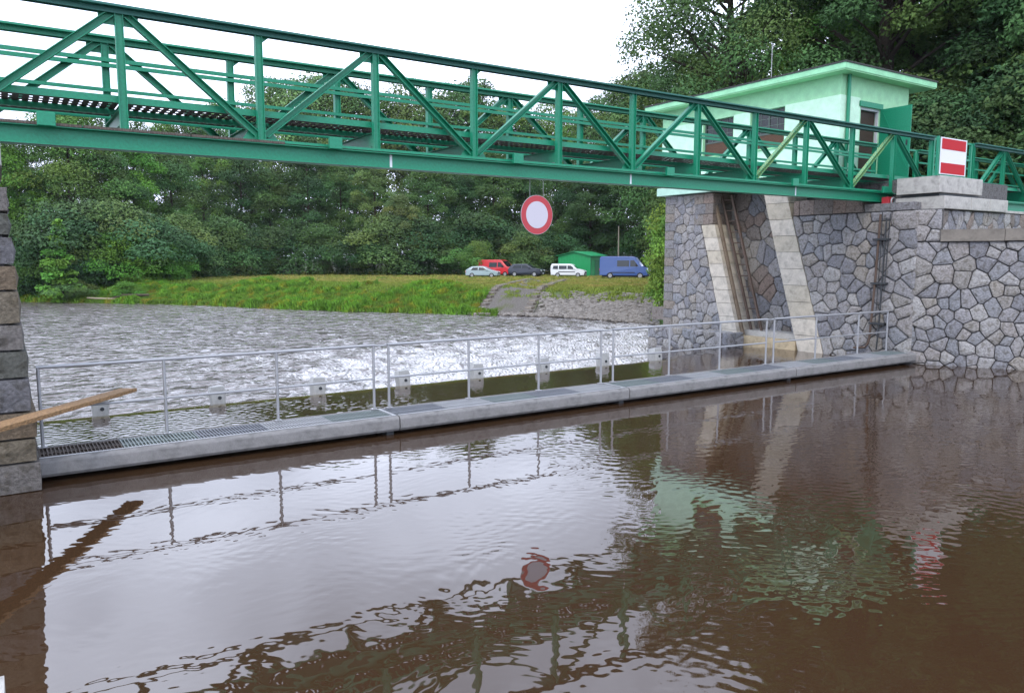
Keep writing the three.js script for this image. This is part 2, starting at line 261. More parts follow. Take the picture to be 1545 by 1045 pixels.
// polygonal rubble: one mesh per stone. region: convex polygon in (s, h); map(s, h, out) -> world point
function rubble(parent, region, size, map, mats, { gap = 0.014, proud = 0.04, sd = 1, name = 'stone', pick } = {}) {
  seed(sd); if (area(region) < 0) region = region.slice().reverse();
  const xs = region.map((q) => q[0]), ys = region.map((q) => q[1]), x0 = Math.min(...xs), x1 = Math.max(...xs), y0 = Math.min(...ys), y1 = Math.max(...ys), inside = (p) => region.every((a, i) => { const b = region[(i + 1) % region.length]; return (b[0] - a[0]) * (p[1] - a[1]) - (b[1] - a[1]) * (p[0] - a[0]) >= 0; });
  let pts = []; const sx = size * 1.06, sy = size * 0.9;
  for (let j = 0, y = y0 + sy * 0.4; y < y1; y += sy, j++) for (let x = x0 + (j % 2 ? 0.1 : 0.6) * sx; x < x1; x += sx) { const p = [x + R(-0.48, 0.48) * sx, y + R(-0.45, 0.45) * sy]; if (inside(p) && rnd() > 0.13) pts.push(p); }
  const cells = () => pts.map((p, i) => { let c = region; for (let j = 0; j < pts.length; j++) { if (j === i) continue; const q = pts[j], dx = q[0] - p[0], dy = q[1] - p[1]; if (dx * dx + dy * dy > size * size * 16) continue; c = clipHalf(c, dx, dy, (q[0] * q[0] + q[1] * q[1] - p[0] * p[0] - p[1] * p[1]) / 2); if (c.length < 3) break; } return c; });
  pts = cells().map((c, i) => { const q = centre(c); return [mix(pts[i][0], q[0], 0.22), mix(pts[i][1], q[1], 0.22)]; });
  for (let cell of cells()) {
    if (cell.length < 3 || area(cell) < size * size * 0.08) continue;
    const g0 = gap * R(0.7, 1.5); let inn = cell;
    for (let i = 0; i < cell.length; i++) { const a = cell[i], b = cell[(i + 1) % cell.length], L = Math.hypot(b[0] - a[0], b[1] - a[1]); if (L < 1e-4) continue; const nx = (b[1] - a[1]) / L, ny = -(b[0] - a[0]) / L; inn = clipHalf(inn, nx, ny, nx * a[0] + ny * a[1] - g0 / 2); }
    if (inn.length < 3) continue;
    const rnded = []; for (let i = 0; i < inn.length; i++) { const a = inn[i], b = inn[(i + 1) % inn.length], k = R(0.05, 0.14); rnded.push([mix(a[0], b[0], k), mix(a[1], b[1], k)], [mix(a[0], b[0], 1 - k), mix(a[1], b[1], 1 - k)]); }
    const m = rnded.length, c = centre(rnded), H = proud * R(0.6, 1.35), tx = R(-0.25, 0.25) * H / size, ty = R(-0.25, 0.25) * H / size, pos = [], uv = [], ou = R(0, 7), ov = R(0, 7);
    const ring = (k, z, jit) => rnded.map((q) => { const x = c[0] + (q[0] - c[0]) * k + R(-jit, jit), y = c[1] + (q[1] - c[1]) * k + R(-jit, jit); return [x, y, z * (1 + R(-0.16, 0.16)) + (z > 0 ? (x - c[0]) * tx + (y - c[1]) * ty : 0)]; });
    const r0 = ring(1, -0.02, 0), r1 = ring(0.965, H * 0.62, 0.006), r2 = ring(0.62, H * 1.05, 0.02), top = [c[0] + R(-0.04, 0.04), c[1] + R(-0.04, 0.04), H * R(0.95, 1.2)];
    const put = (...q) => { for (const t of q) { const w = map(t[0], t[1], t[2]); pos.push(w.x, w.y, w.z); uv.push(t[0] + ou, t[1] + ov); } };
    for (let i = 0; i < m; i++) { const j = (i + 1) % m; put(r0[i], r0[j], r1[j], r0[i], r1[j], r1[i]); put(r1[i], r1[j], r2[j], r1[i], r2[j], r2[i]); put(r2[i], r2[j], top); }
    const g = new THREE.BufferGeometry(); g.setAttribute('position', new THREE.Float32BufferAttribute(pos, 3)); g.setAttribute('uv', new THREE.Float32BufferAttribute(uv, 2));
    const w = map(c[0], c[1], 0), w2 = map(c[0], c[1], 1), out = w2.sub(w), A = new THREE.Vector3(...pos.slice(-9, -6)), B = new THREE.Vector3(...pos.slice(-6, -3)).sub(A), C = new THREE.Vector3(...pos.slice(-3)).sub(A);
    if (B.cross(C).dot(out) < 0) { const p = g.attributes.position.array, t = g.attributes.uv.array; for (let i = 0; i < p.length; i += 9) for (let k = 0; k < 3; k++) { const z = p[i + 3 + k]; p[i + 3 + k] = p[i + 6 + k]; p[i + 6 + k] = z; if (k < 2) { const y = t[i / 9 * 6 + 2 + k]; t[i / 9 * 6 + 2 + k] = t[i / 9 * 6 + 4 + k]; t[i / 9 * 6 + 4 + k] = y; } } }
    g.computeVertexNormals(); part(name, g, pick ? pick(c) : mats[Math.floor(rnd() * mats.length)], parent);
  }
}
// rock-faced block: box whose outer faces are roughened
function roughBlock(u0, u1, h0, h1, v0, v1, amp, sd, keep = 0) {
  const g = new THREE.BoxGeometry(u1 - u0, h1 - h0, v1 - v0, 2, 2, 2); seed(sd); const p = g.attributes.position, key = new Map(), hx = (u1 - u0) / 2, hy = (h1 - h0) / 2, hz = (v1 - v0) / 2;
  for (let i = 0; i < p.count; i++) { const k = [p.getX(i), p.getY(i), p.getZ(i)].map((x) => x.toFixed(3)).join(); if (!key.has(k)) { const e = (Math.abs(Math.abs(p.getX(i)) - hx) < 1e-6) + (Math.abs(Math.abs(p.getY(i)) - hy) < 1e-6) + (Math.abs(Math.abs(p.getZ(i)) - hz) < 1e-6), s = e === 1 ? R(0.3, 1) * amp : e === 2 ? -R(0.1, 0.5) * amp : -R(0.2, 0.7) * amp; key.set(k, s); }
    const s = key.get(k); p.setXYZ(i, p.getX(i) * (1 + s / hx * 0.9), p.getY(i) * (1 + Math.min(0, s) / hy * 0.5), p.getZ(i) * (1 + s / hz * 0.9)); }
  g.translate((u0 + u1) / 2, (h0 + h1) / 2, -(v0 + v1) / 2); const q = metricUV(g); q.computeVertexNormals(); return q;
}
const U = 20.25, at1 = (h) => 17.02 + 0.311 * h, at1o = (h) => 17.68 + 0.293 * h, at2 = (h) => 14.79 + 0.3066 * h, at2o = (h) => 13.92 + 0.3126 * h; // slanted edges of the gate recess at height h
{
  const ab = thing('gate_abutment', 'grey rubble stone abutment with a slanted gate recess under the mint house', 'abutment');
  const face = (v, h, o) => P(U - o, h, v), back = (v, h, o) => P(21.17 - o, h, v);
  // cores, set back so that the joints read
  part('core', [prismV([[20.5, -2.4], [20.5, 5.0], [18.42, 5.0], [at1o(3.95), 3.95], [at1o(-2.4), -2.4]], U + 0.03, 21.2), prismV([[21.2, -2.4], [21.2, 5.0], [11.6, 5.0], [11.6, -2.4]], 21.23, 25.6), box(22.2, 25.5, -2.4, 5.29, 21.21, 22.0)], M.mortar, ab);
  rubble(ab, [[20.16, -1.5], [20.16, 5.0], [19.2, 5.0], [at1o(-1.5), -1.5]], 0.34, face, M.stones, { sd: 21 });
  rubble(ab, [[at2(0.4) - 0.3, 0.4], [at1(0.4) + 0.2, 0.4], [at1(5) + 0.2, 4.98], [at2(5) - 0.3, 4.98]], 0.38, back, [...M.stones.slice(0, 5), ...M.warmBlocks, M.stones[3], M.stones[6]], { sd: 22, proud: 0.04 });
  seed(5);
  for (let i = 0, h = 0.05; h < 4.95; i++, h += 0.31) part('quoin', roughBlock(U - 0.05, U + 0.6, h + 0.006, Math.min(h + 0.304, 5), 20.16 - (i % 3 ? 0.02 : 0.14), 20.58, 0.012, 300 + i), M.ashlar[i % 5], ab);
  for (let i = 0; i < 3; i++) { // squared blocks over the far jamb
    const h = 3.96 + i * 0.35; part('block', roughBlock(U - 0.05, 21.15, h, h + 0.34, 18.33, 18.78 - (i % 2) * 0.1, 0.012, 330 + i), M.warmBlocks[i % 3], ab);
    part('block', roughBlock(U - 0.04, U + 0.5, h, h + 0.34, 18.79 - (i % 2) * 0.1, 19.2, 0.015, 340 + i), M.ashlar[(i + 1) % 5], ab);
  }
  const jamb = (lo, hi, h0, n, dh, sdd) => { for (let i = 0; i < n; i++) { const a = h0 + i * dh, b = a + dh - 0.012; seed(sdd + i); const d = R(-0.012, 0.012); part('jamb_block', prismV([[lo(a) + 0.004, a], [hi(a), a], [hi(b), b], [lo(b) + 0.004, b]], U - 0.045 + d, 21.16), [M.cream2, M.cream, M.cream2][Math.floor(rnd() * 3)], ab); } };
  jamb(at1, at1o, -0.42, 10, 0.437, 400); jamb(at2o, at2, -0.5, 11, 0.5, 420);
  part('sill', prismV([[at2(0) + 0.01, -1.8], [at2(0.28) + 0.01, 0.28], [at1(0.28) - 0.01, 0.28], [at1(0) - 0.01, -1.8]], U - 0.06, 20.55), M.creamSand, ab);
  part('sill_slope', prismV([[at2(0.2) + 0.02, -0.5], [at2(0.46) + 0.02, 0.46], [at1(0.46) - 0.02, 0.46], [at1(0.2) - 0.02, -0.5]], 20.56, 21.14), M.paleConcrete, ab);
  part('cover_slab', box(20.02, 25.9, 5.03, 5.3, 14.72, 20.86, 0.015), mat('#b4dccb', { map: plainMap }), ab);
  // foot of the abutment beside the weir crest
  part('core', box(19.45, 20.2, -2.4, 0.34, 16.9, 20.5), M.mortar, ab);
  rubble(ab, [[16.86, -0.9], [16.86, 0.42], [20.55, 0.42], [20.55, -0.9]], 0.33, (s, h, o) => P(19.45 - o, h, s), M.stones, { sd: 26, proud: 0.06 });
  rubble(ab, [[19.42, -0.6], [19.42, 0.42], [20.2, 0.42], [20.2, -0.6]], 0.33, (s, h, o) => P(s, h, 16.9 - o), M.stones, { sd: 25, proud: 0.06 });
  rubble(ab, [[19.42, 16.86], [20.2, 16.86], [20.2, 20.5], [19.42, 20.5]], 0.42, (s, h, o) => P(s, 0.34 + o, h), M.stones, { sd: 27, proud: 0.05 });
}
{ // stone beam stub at the downstream side
  const b = part('stone_block', box(20.3, 21.3, 0.55, 1.0, 20.64, 21.3, 0.03), M.warmBlocks[1]); tag(b, 'squared tan stone block jutting out behind the far corner of the abutment', 'stone block');
}
const fa = [20.3, 11.35], fd = [0.4642, -0.8857]; // retaining wall: origin and plan direction towards the camera's bank
const fpt = (s, h, o) => P(fa[0] + fd[0] * s - 0.8857 * o, h, fa[1] + fd[1] * s - 0.4642 * o);
{
  const rw = thing('retaining_wall', 'grey polygonal rubble wall with stone coping where the walkway ends', 'wall');
  part('core', [prismV([[at2o(-2.4) + 0.02, -2.4], [at2o(4.1) + 0.02, 4.1], [11.37, 4.1], [11.37, -2.4]], U + 0.03, 21.2)], M.mortar, rw);
  const q = (s, o) => { const w = fpt(s, 0, o); return [w.x, -w.z]; };
  part('core', [prismH([q(-0.05, -0.03), q(0.6, -0.03), q(0.6, -1.2), q(-0.05, -1.2)], -2.4, 4.1), prismH([q(0.6, -0.03), q(13, -0.03), q(13, -1.2), q(0.6, -1.2)], -2.4, 3.26)], M.mortar, rw);
  rubble(rw, [[at2o(-0.4), -0.4], [at2o(4.08), 4.08], [11.29, 4.08], [11.29, -0.4]], 0.37, (v, h, o) => P(U - o, h, v), M.stones, { sd: 31, proud: 0.05, gap: 0.022 });
  rubble(rw, [[-0.06, -0.5], [4.2, -0.5], [4.2, 3.24], [-0.06, 3.24]], 0.33, fpt, M.stones, { sd: 38, proud: 0.05, gap: 0.018 });
  rubble(rw, [[-0.06, 3.25], [0.57, 3.25], [0.57, 4.08], [-0.06, 4.08]], 0.33, fpt, M.stones, { sd: 33, proud: 0.07 });
  for (let i = 0; i < 6; i++) { const a = 0.56 + i * 1.42, b = a + 1.41; part('coping_stone', prismH([q(a, 0.13), q(b, 0.13), q(b, -0.9), q(a, -0.9)], 3.25 + (i % 2) * 0.006, 3.55), M.coping, rw); }
  // squared course at the top beside the near jamb
  for (let i = 0, v = 12.86; v < 15.1; i++) { const w = [0.5, 0.42, 0.62, 0.5, 0.3][i % 5], z = Math.min(v + w, 15.1); part('block', roughBlock(U - 0.09, 21.1, 4.09, 4.52, v + 0.006, z, 0.014, 500 + i), M.warmBlocks[(i * 2) % 3], rw); v += w; }
  for (let i = 0, v = 11.42; v < 12.8; i++) { const w = [0.5, 0.45, 0.46][i % 3], z = Math.min(v + w, 12.85); part('block', roughBlock(U - 0.03, 21.1, 4.09, 4.3, v + 0.006, z, 0.016, 520 + i), M.ashlar[(i * 2) % 5], rw); v += w; }
}
{ // upper wall carrying the bearing, facing upstream
  const uw = thing('bearing_wall', 'low rubble wall under the pale slab that carries the red and white board', 'wall');
  part('core', box(20.72, 34, 3.3, 4.08, 10.98, 12.2), M.mortar, uw);
  rubble(uw, [[20.66, 3.5], [20.66, 4.08], [30, 4.08], [30, 3.5]], 0.3, (s, h, o) => P(s, h, 10.95 - o), [...M.stones, ...M.warmBlocks], { sd: 41, proud: 0.04 });
  for (let i = 0; i < 4; i++) { const a = [20.58, 21.95, 22.97, 24.02][i], b = [21.94, 22.96, 23.98, 25.0][i]; if (i < 3) part('coping_block', box(a, b, 4.1, 4.43, 10.82, 12.15, 0.012), M.paleConcrete, uw); else part('coping_block', box(a, 33.9, 4.085, 4.16, 10.9, 12.15, 0.01), M.paleConcrete, uw); }
  part('bearing_plate', box(20.6, 22.6, 4.44, 4.5, 10.98, 12.0), M.darkMetal, uw);
  part('bearing_block', box(20.5, 22.72, 4.52, 4.95, 10.93, 12.1, 0.015), M.paleConcrete, uw);
  const plat = structure('terrace', prismH([[21.5, 11.9], [40, 11.9], [40, 22.1], [25.7, 22.1], [25.7, 14.7], [21.5, 14.7]], 2, 4.02), M.mortar);
  const ter = []; for (const s of [0.9, 13]) { const w = fpt(s, 0, -0.8); ter.push([w.x, -w.z]); }
  structure('terrace_lawn', prismH([ter[0], ter[1], [60, ter[1][1]], [60, 11.6], [21.2, 11.6]], 1.5, 3.5), mat(new THREE.Color().setRGB(0.08, 0.12, 0.03), { map: rockMap }));
}
{ // left pier of rock-faced blocks, upstream face and river side face
  const lp = thing('stone_pier', 'tall weathered rock faced block pier at the bridge end beside the wooden plank', 'pier');
  const hs = [-1.6, -0.5, ...[744, 699, 663, 622, 571, 529, 489, 438, 400, 356, 320, 282].map((y) => onV(30, y, 10.86)[1])]; seed(9);
  for (let i = 0; i + 1 < hs.length; i++) {
    const e = mix(0.27, 0.10, clamp(hs[i] / 3.7)) + R(-0.018, 0.018), split = i % 2 ? -0.42 : -0.68; let z = 10.86 + (i < 3 ? -0.05 : 0);
    const lens = i % 2 ? [0.9, 1.2, 1.0, 0.9] : [1.3, 0.8, 1.1, 0.8];
    lens.forEach((L, k) => { part('block', roughBlock(split + 0.012, e, hs[i] + 0.008, hs[i + 1] - 0.008, z, z + L - 0.014, 0.032, 600 + i * 9 + k), M.pierBlocks[(i * 3 + k * 2) % 5], lp); z += L; });
    part('block', roughBlock(split - 1.5, split - 0.002, hs[i] + 0.008, hs[i + 1] - 0.008, 10.86, 14.84, 0.03, 700 + i), M.pierBlocks[(i * 2 + 1) % 5], lp);
  }
  part('core', box(-1.9, 0.04, -2.4, 3.6, 10.95, 14.8), M.mortar, lp);
  part('bearing_block', box(-1.6, 0.1, 4.02, 4.33, 12.3, 14.9, 0.02), M.paleConcrete, lp);
  part('bearing_seat', box(-1.7, 0.02, 3.73, 4.015, 12.2, 14.8, 0.02), M.concrete, lp);
}
structure("quay", [box(-14, -0.14, -2.4, 1.16, -6, 3.18), box(-14, -0.08, 1.165, 1.32, -6, 3.24, 0.02)], M.paleConcrete);
// ---------- walkway over the pond ----------
const DECK = 0.30, WV0 = 11.15, WV1 = 11.97;
{
  const segs = [[0.25, 5.19, 'walkway segment beside the block pier, with a rust brown grating panel at its end'], [5.21, 10.09, 'walkway segment next but one to the block pier, plain grey gratings'], [10.11, 15.22, 'walkway segment facing the slanted gate recess, plain grey gratings'], [15.24, 20.27, 'walkway segment that runs up to the rubble retaining wall']];
  const gratingMats = [M.galv, mat('#7d8189', { map: plainMap, roughness: 0.5, metalness: 0.4 }), mat('#7f8a8a', { map: plainMap, roughness: 0.5, metalness: 0.4 })], brown = mat('#5f5550', { map: rockMap, roughness: 0.8 });
  segs.forEach(([a, b, label], k) => {
    const t = thing('walkway_segment', 'grey ' + label, 'walkway', null, 0, 'walkway segments across the pond');
    // trough shaped beam: rounded nose upstream, open top that carries the gratings
    const s = new THREE.Shape(); s.moveTo(WV1, 0.07); s.lineTo(WV0 + 0.03, 0.07); s.lineTo(WV0, 0.11); s.lineTo(WV0 + 0.005, 0.25); s.quadraticCurveTo(WV0 + 0.015, 0.292, WV0 + 0.06, DECK); s.lineTo(WV0 + 0.13, DECK + 0.002); s.lineTo(WV0 + 0.13, DECK - 0.045); s.lineTo(WV1 - 0.06, DECK - 0.045); s.lineTo(WV1 - 0.06, DECK); s.lineTo(WV1, DECK); s.closePath();
    const g = new THREE.ExtrudeGeometry(s, { depth: b - a, bevelEnabled: false, curveSegments: 5 }); g.applyMatrix4(new THREE.Matrix4().set(0, 0, 1, a, 0, 1, 0, 0, -1, 0, 0, 0, 0, 0, 0, 1));
    part('beam', metricUV(g), M.concrete, t);
    part('edge_strip', box(a + 0.01, b - 0.01, DECK + 0.004, DECK + 0.010, WV0 + 0.085, WV0 + 0.125), M.galv, t);
    part('end_plate', box(b - 0.055, b - 0.002, DECK - 0.044, DECK + 0.006, WV0 + 0.132, WV1 - 0.062), M.galv, t);
    part('foot', [box(b - 0.18, b - 0.06, -0.6, 0.069, WV0 + 0.1, WV1 - 0.1)], M.darkMetal, t);
    const n = 5, w = (b - a - 0.07) / n;
    for (let i = 0; i < n; i++) { // each grating: bearing bars across, merged
      const x0 = a + 0.008 + i * w, gs = [box(x0, x0 + w - 0.012, DECK - 0.042, DECK - 0.034, WV0 + 0.135, WV1 - 0.065)];
      for (let x = x0 + 0.012; x < x0 + w - 0.014; x += 0.045) gs.push(box(x, x + 0.014, DECK - 0.034, DECK - 0.004, WV0 + 0.135, WV1 - 0.065));
      for (const z of [0.14, 0.4, 0.72]) gs.push(box(x0, x0 + w - 0.012, DECK - 0.030, DECK - 0.006, WV0 + z, WV0 + z + 0.02));
      part('grating', gs, k === 0 && i < 1 ? brown : gratingMats[(i * 2 + k) % 3], t);
    }
  });
  const posts = [[0.33, 1.87, 3.48, 5.09], [5.36, 6.92, 8.46, 10.0], [10.32, 11.9, 13.48, 15.08], [15.36, 16.98, 18.78, 20.12]], rl = ['from the block pier past the wooden plank', 'over the middle of the pond, before the white water', 'in front of the abutment foot', 'running up to the rubble retaining wall'];
  posts.forEach((ps, k) => {
    const t = thing('railing', 'galvanised pipe railing ' + rl[k], 'railing', null, 0, 'railing sections along the walkway'), v = 11.915;
    ps.forEach((u) => { part('post', [rod([P(u, DECK + 0.001, v), P(u, 1.37, v)], 0.022, 10), box(u - 0.05, u + 0.05, DECK + 0.001, DECK + 0.012, v - 0.05, v + 0.05)], M.galv, t); });
    part('top_rail', new THREE.TubeGeometry(new THREE.LineCurve3(P(ps[0] - 0.02, 1.38, v), P(ps.at(-1) + 0.02, 1.38, v)), 1, 0.024, 10), M.galv, t);
    part('mid_rail', new THREE.TubeGeometry(new THREE.LineCurve3(P(ps[0], 0.82, v), P(ps.at(-1), 0.82, v)), 1, 0.018, 10), M.galv, t);
    if (k < 3) part('connector', rod([P(ps.at(-1) + 0.02, 1.38, v), P(ps.at(-1) + 0.10, 1.365, v), P(posts[k + 1][0] - 0.10, 1.365, v), P(posts[k + 1][0] - 0.03, 1.38, v)], 0.017, 8), M.galv, t);
  });
}
{ // wooden plank lying over the middle rail
  const a = P(-0.55, 1.035, 9.2), b = P(1.49, 0.865, 12.67), p = part('wooden_plank', bar(a, b, 0.24, 0.05, new THREE.Vector3(0, 1, 0)), M.plank); tag(p, 'long bare wooden plank laid across the railing beside the block pier', 'plank');
  const s = thing('plank_trestle', 'low wooden trestle out of the water that carries the plank end', 'trestle'); // stands left of the pier front
  part('leg', box(-0.62, -0.5, -1.8, 0.99, 9.18, 9.3), M.timber, s); part('leg', box(-0.95, -0.83, -1.8, 0.99, 9.38, 9.5), M.timber, s);
}
{ // flow splitters on the crest
  const bodyMat = mat('#c2c3c4', { map: concreteMap, roughness: 0.85 }); let proto;
  const px = [[150, 612], [327, 600], [478, 588], [606, 575], [717, 563], [818, 553], [907, 545], [988, 538]];
  px.forEach(([x, y], i) => {
    const [u] = onV(x, y, 15.9), L = ['first from the block pier, brown stained', 'second from the block pier', 'third from the block pier', 'fourth from the block pier', 'fourth from the abutment foot', 'third from the abutment foot', 'second from the abutment foot', 'nearest the abutment foot'][i];
    if (!proto) {
      proto = thing('flow_splitter', '', 'flow splitter', null, 0, 'flow splitters on the weir crest');
      const s = new THREE.Shape([[-0.09, -0.3], [0.09, -0.3], [0.14, 0.17], [0.11, 0.27], [-0.105, 0.27], [-0.135, 0.17]].map((q) => new THREE.Vector2(...q)));
      const g = new THREE.ExtrudeGeometry(s, { depth: 0.22, bevelEnabled: true, bevelSize: 0.012, bevelThickness: 0.012, bevelSegments: 1 }); part('body', metricUV(g), bodyMat, proto);
      const n = new THREE.CylinderGeometry(0.035, 0.035, 0.03, 12); n.rotateX(Math.PI / 2); n.translate(0.02, 0.05, 0.235); part('bolt', n, M.darkMetal, proto);
      proto.position.copy(P(u, 0.0, 15.95)); proto.userData.label = 'pale grey flow splitter on the weir crest, ' + L; proto.rotation.set(-0.12, 0, 0);
    } else { const c = copy(proto, P(u, 0.0, 15.95 + 0.01 * (i % 3)), 0, 'pale grey flow splitter on the weir crest, ' + L); c.rotation.x = -0.12; c.rotation.z = [0, 0.05, -0.04, 0.06, -0.03, 0.04, -0.05, 0.02][i]; }
  });
}
// ---------- footbridge ----------
const NV = 12.7, FV = 14.5, TOP = 6.37, BOT = 4.64, FLOOR = 5.13;
function truss(b, us, v, first, prefix, green = true) {
  const dz = 0.05;
  const a = us[0], z = us.at(-1);
  part(prefix + 'top_chord', [box(a - 0.05, z + 0.05, TOP - 0.03, TOP, v - 0.16, v + 0.16), box(a - 0.05, z + 0.05, TOP - 0.1, TOP - 0.031, v - 0.062, v - 0.052), box(a - 0.05, z + 0.05, TOP - 0.1, TOP - 0.031, v + 0.052, v + 0.062)], prefix ? M.green : M.greenShaded, b);
  part(prefix + 'bottom_chord', [box(a - 0.05, z + 0.05, BOT + 0.002, BOT + 0.016, v - 0.10, v + 0.10), box(Math.max(a, a < 5 ? 3.6 : a), z + 0.05, BOT + 0.017, BOT + 0.05, v - 0.065, v - 0.052)], M.green, b);
  us.forEach((u, i) => {
    part('post', [box(u - 0.055, u - 0.045, BOT + 0.02, TOP - 0.02, v - 0.05, v + 0.05), box(u + 0.045, u + 0.055, BOT + 0.02, TOP - 0.02, v - 0.05, v + 0.05), box(u - 0.0445, u + 0.0445, BOT + 0.02, TOP - 0.02, v - 0.018, v - 0.006)], M.green, b);
    const up = i % 2 === first, f = v + 0.034, plate = (pts) => { const s = new THREE.Shape(pts.map((q) => new THREE.Vector2(...q))), g = new THREE.ExtrudeGeometry(s, { depth: 0.01, bevelEnabled: false }); g.translate(0, 0, -f); return metricUV(g); };
    if (up) part('gusset_plate', plate([[u - 0.26, TOP - 0.02], [u + 0.26, TOP - 0.02], [u + 0.26, TOP - 0.17], [u + 0.2, TOP - 0.25], [u - 0.2, TOP - 0.25], [u - 0.26, TOP - 0.17]]), M.green, b);
    else { part('gusset_plate', plate([[u - 0.3, BOT + 0.02], [u + 0.3, BOT + 0.02], [u + 0.2, BOT + 0.16], [u + 0.08, BOT + 0.22], [u - 0.08, BOT + 0.22], [u - 0.2, BOT + 0.16]]), M.green, b); part('corner_plate', plate([[u + 0.056, TOP - 0.02], [u + 0.27, TOP - 0.02], [u + 0.056, TOP - 0.2]]), M.green, b); }
    if (i + 1 < us.length) {
      const n = us[i + 1], p = up ? P(u + 0.1, TOP - 0.1, v) : P(u + 0.07, BOT + 0.12, v), q = up ? P(n - 0.07, BOT + 0.12, v) : P(n - 0.1, TOP - 0.1, v), d = q.clone().sub(p).normalize(), nrm = new THREE.Vector3(-d.y, d.x, 0); if (nrm.y < 0) nrm.negate();
      const legs = [bar(p.clone().addScaledVector(nrm, 0.045), q.clone().addScaledVector(nrm, 0.045), 0.01, 0.1), bar(p, q, 0.09, 0.01)]; legs[1].translate(0, 0, -0.03); legs.push(bar(p.clone().addScaledVector(nrm, -0.045), q.clone().addScaledVector(nrm, -0.045), 0.01, 0.1));
      part('diagonal', legs, !up && i > 6 && prefix === '' ? M.greenStained : M.green, b);
    }
  });
}
M.greenStained = mat('#ffffff', { roughness: 0.6, map: texture(256, (x, y) => { const s = smooth(-0.15, 0.45, tn(x, y, 3.5, noise3) + 0.15), g = 0.9 + 0.12 * grain(x, y, 3); return [mix(0.16, 0.62, s) * g, mix(0.56, 0.70, s) * g, mix(0.43, 0.42, s) * g]; }) });
function deckPanels(b, a, z, n) { // perforated steel floor: plates with slots
  const L = (z - a) / n;
  for (let i = 0; i < n; i++) {
    const s = new THREE.Shape(), w = 1.46, l = L - 0.02; s.moveTo(0, 0); s.lineTo(l, 0); s.lineTo(l, w); s.lineTo(0, w); s.closePath();
    const cols = Math.floor((l - 0.06) / 0.125), x0 = (l - cols * 0.125) / 2;
    for (let c = 0; c < cols; c++) for (let r = 0; r < 7; r++) { const x = x0 + c * 0.125 + 0.03, y = 0.07 + r * 0.194, q = new THREE.Path(); q.moveTo(x, y); q.lineTo(x, y + 0.1); q.lineTo(x + 0.045, y + 0.1); q.lineTo(x + 0.045, y); q.closePath(); s.holes.push(q); }
    const g = new THREE.ExtrudeGeometry(s, { depth: 0.005, bevelEnabled: false }); g.rotateX(-Math.PI / 2); g.translate(a + i * L + 0.01, FLOOR - 0.035, -12.87);
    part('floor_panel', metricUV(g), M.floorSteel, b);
  }
}
const spanU = [...Array(13).keys()].map((i) => -0.33 + 1.963 * i);
{
  const b = thing('footbridge', 'long green steel truss footbridge spanning the weir pond to the gate house', 'bridge');
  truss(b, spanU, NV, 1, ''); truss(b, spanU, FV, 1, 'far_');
  const a = spanU[0], z = spanU.at(-1);
  part('girder', [box(a, 22.1, 4.36, 4.372, NV - 0.19, NV + 0.06), box(a, 22.1, 4.373, 4.60, NV - 0.075, NV - 0.055), box(a, 22.1, 4.601, 4.613, NV - 0.19, NV + 0.06)], M.green, b);
  for (let i = 0; i < 3; i++) part('timber_strip', box(a + i * 1.42, a + i * 1.42 + 1.4, 4.616, 4.655, NV - 0.2, NV - 0.11), M.timber, b);
  part('floor_edge', box(a, z, FLOOR - 0.07, FLOOR + 0.03, 12.815, 12.83), M.green, b); part('floor_edge', box(a, z, FLOOR - 0.07, FLOOR + 0.03, 14.38, 14.395), M.green, b);
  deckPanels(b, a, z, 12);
  part('stringer', box(a, z, FLOOR - 0.12, FLOOR - 0.042, 13.57, 13.63), M.green, b);
  for (const u of spanU) {
    part('cross_beam', [box(u - 0.06, u + 0.06, BOT + 0.09, BOT + 0.1, 12.77, 14.43), box(u - 0.012, u + 0.012, BOT + 0.101, FLOOR - 0.17, 12.77, 14.43), box(u - 0.06, u + 0.06, FLOOR - 0.17, FLOOR - 0.161, 12.77, 14.43)], M.green, b);
    part('knee_plate', prismU(u + 0.06, [[12.78, BOT + 0.1], [13.15, FLOOR - 0.17], [12.78, FLOOR - 0.17]]), M.green, b);
  }
  for (const [v, h, t] of [[14.43, 5.97, 0.04], [14.43, 5.885, 0.04], [14.43, 5.5, 0.035]]) part('hand_rail', box(a, z, h, h + t * 1.5, v - 0.03, v + 0.012), M.green, b);
  for (const x of [72, 505, 780, 1010, 1200, 1337]) { const [u] = onV(x, 230, NV - 0.2); part('bracket', box(u - 0.11, u + 0.11, 4.6, 4.78, NV - 0.27, NV - 0.202, 0.006), M.green, b); }
  for (const x of [590, 952, 1202]) { const [u] = onV(x, 260, NV - 0.08); part('gauge_strip', box(u - 0.022, u + 0.022, 4.38, 4.6, NV - 0.082, NV - 0.076), M.white, b); }
}
function prismU(u, pts) { return prismV(pts, u - 0.006, u + 0.006); }
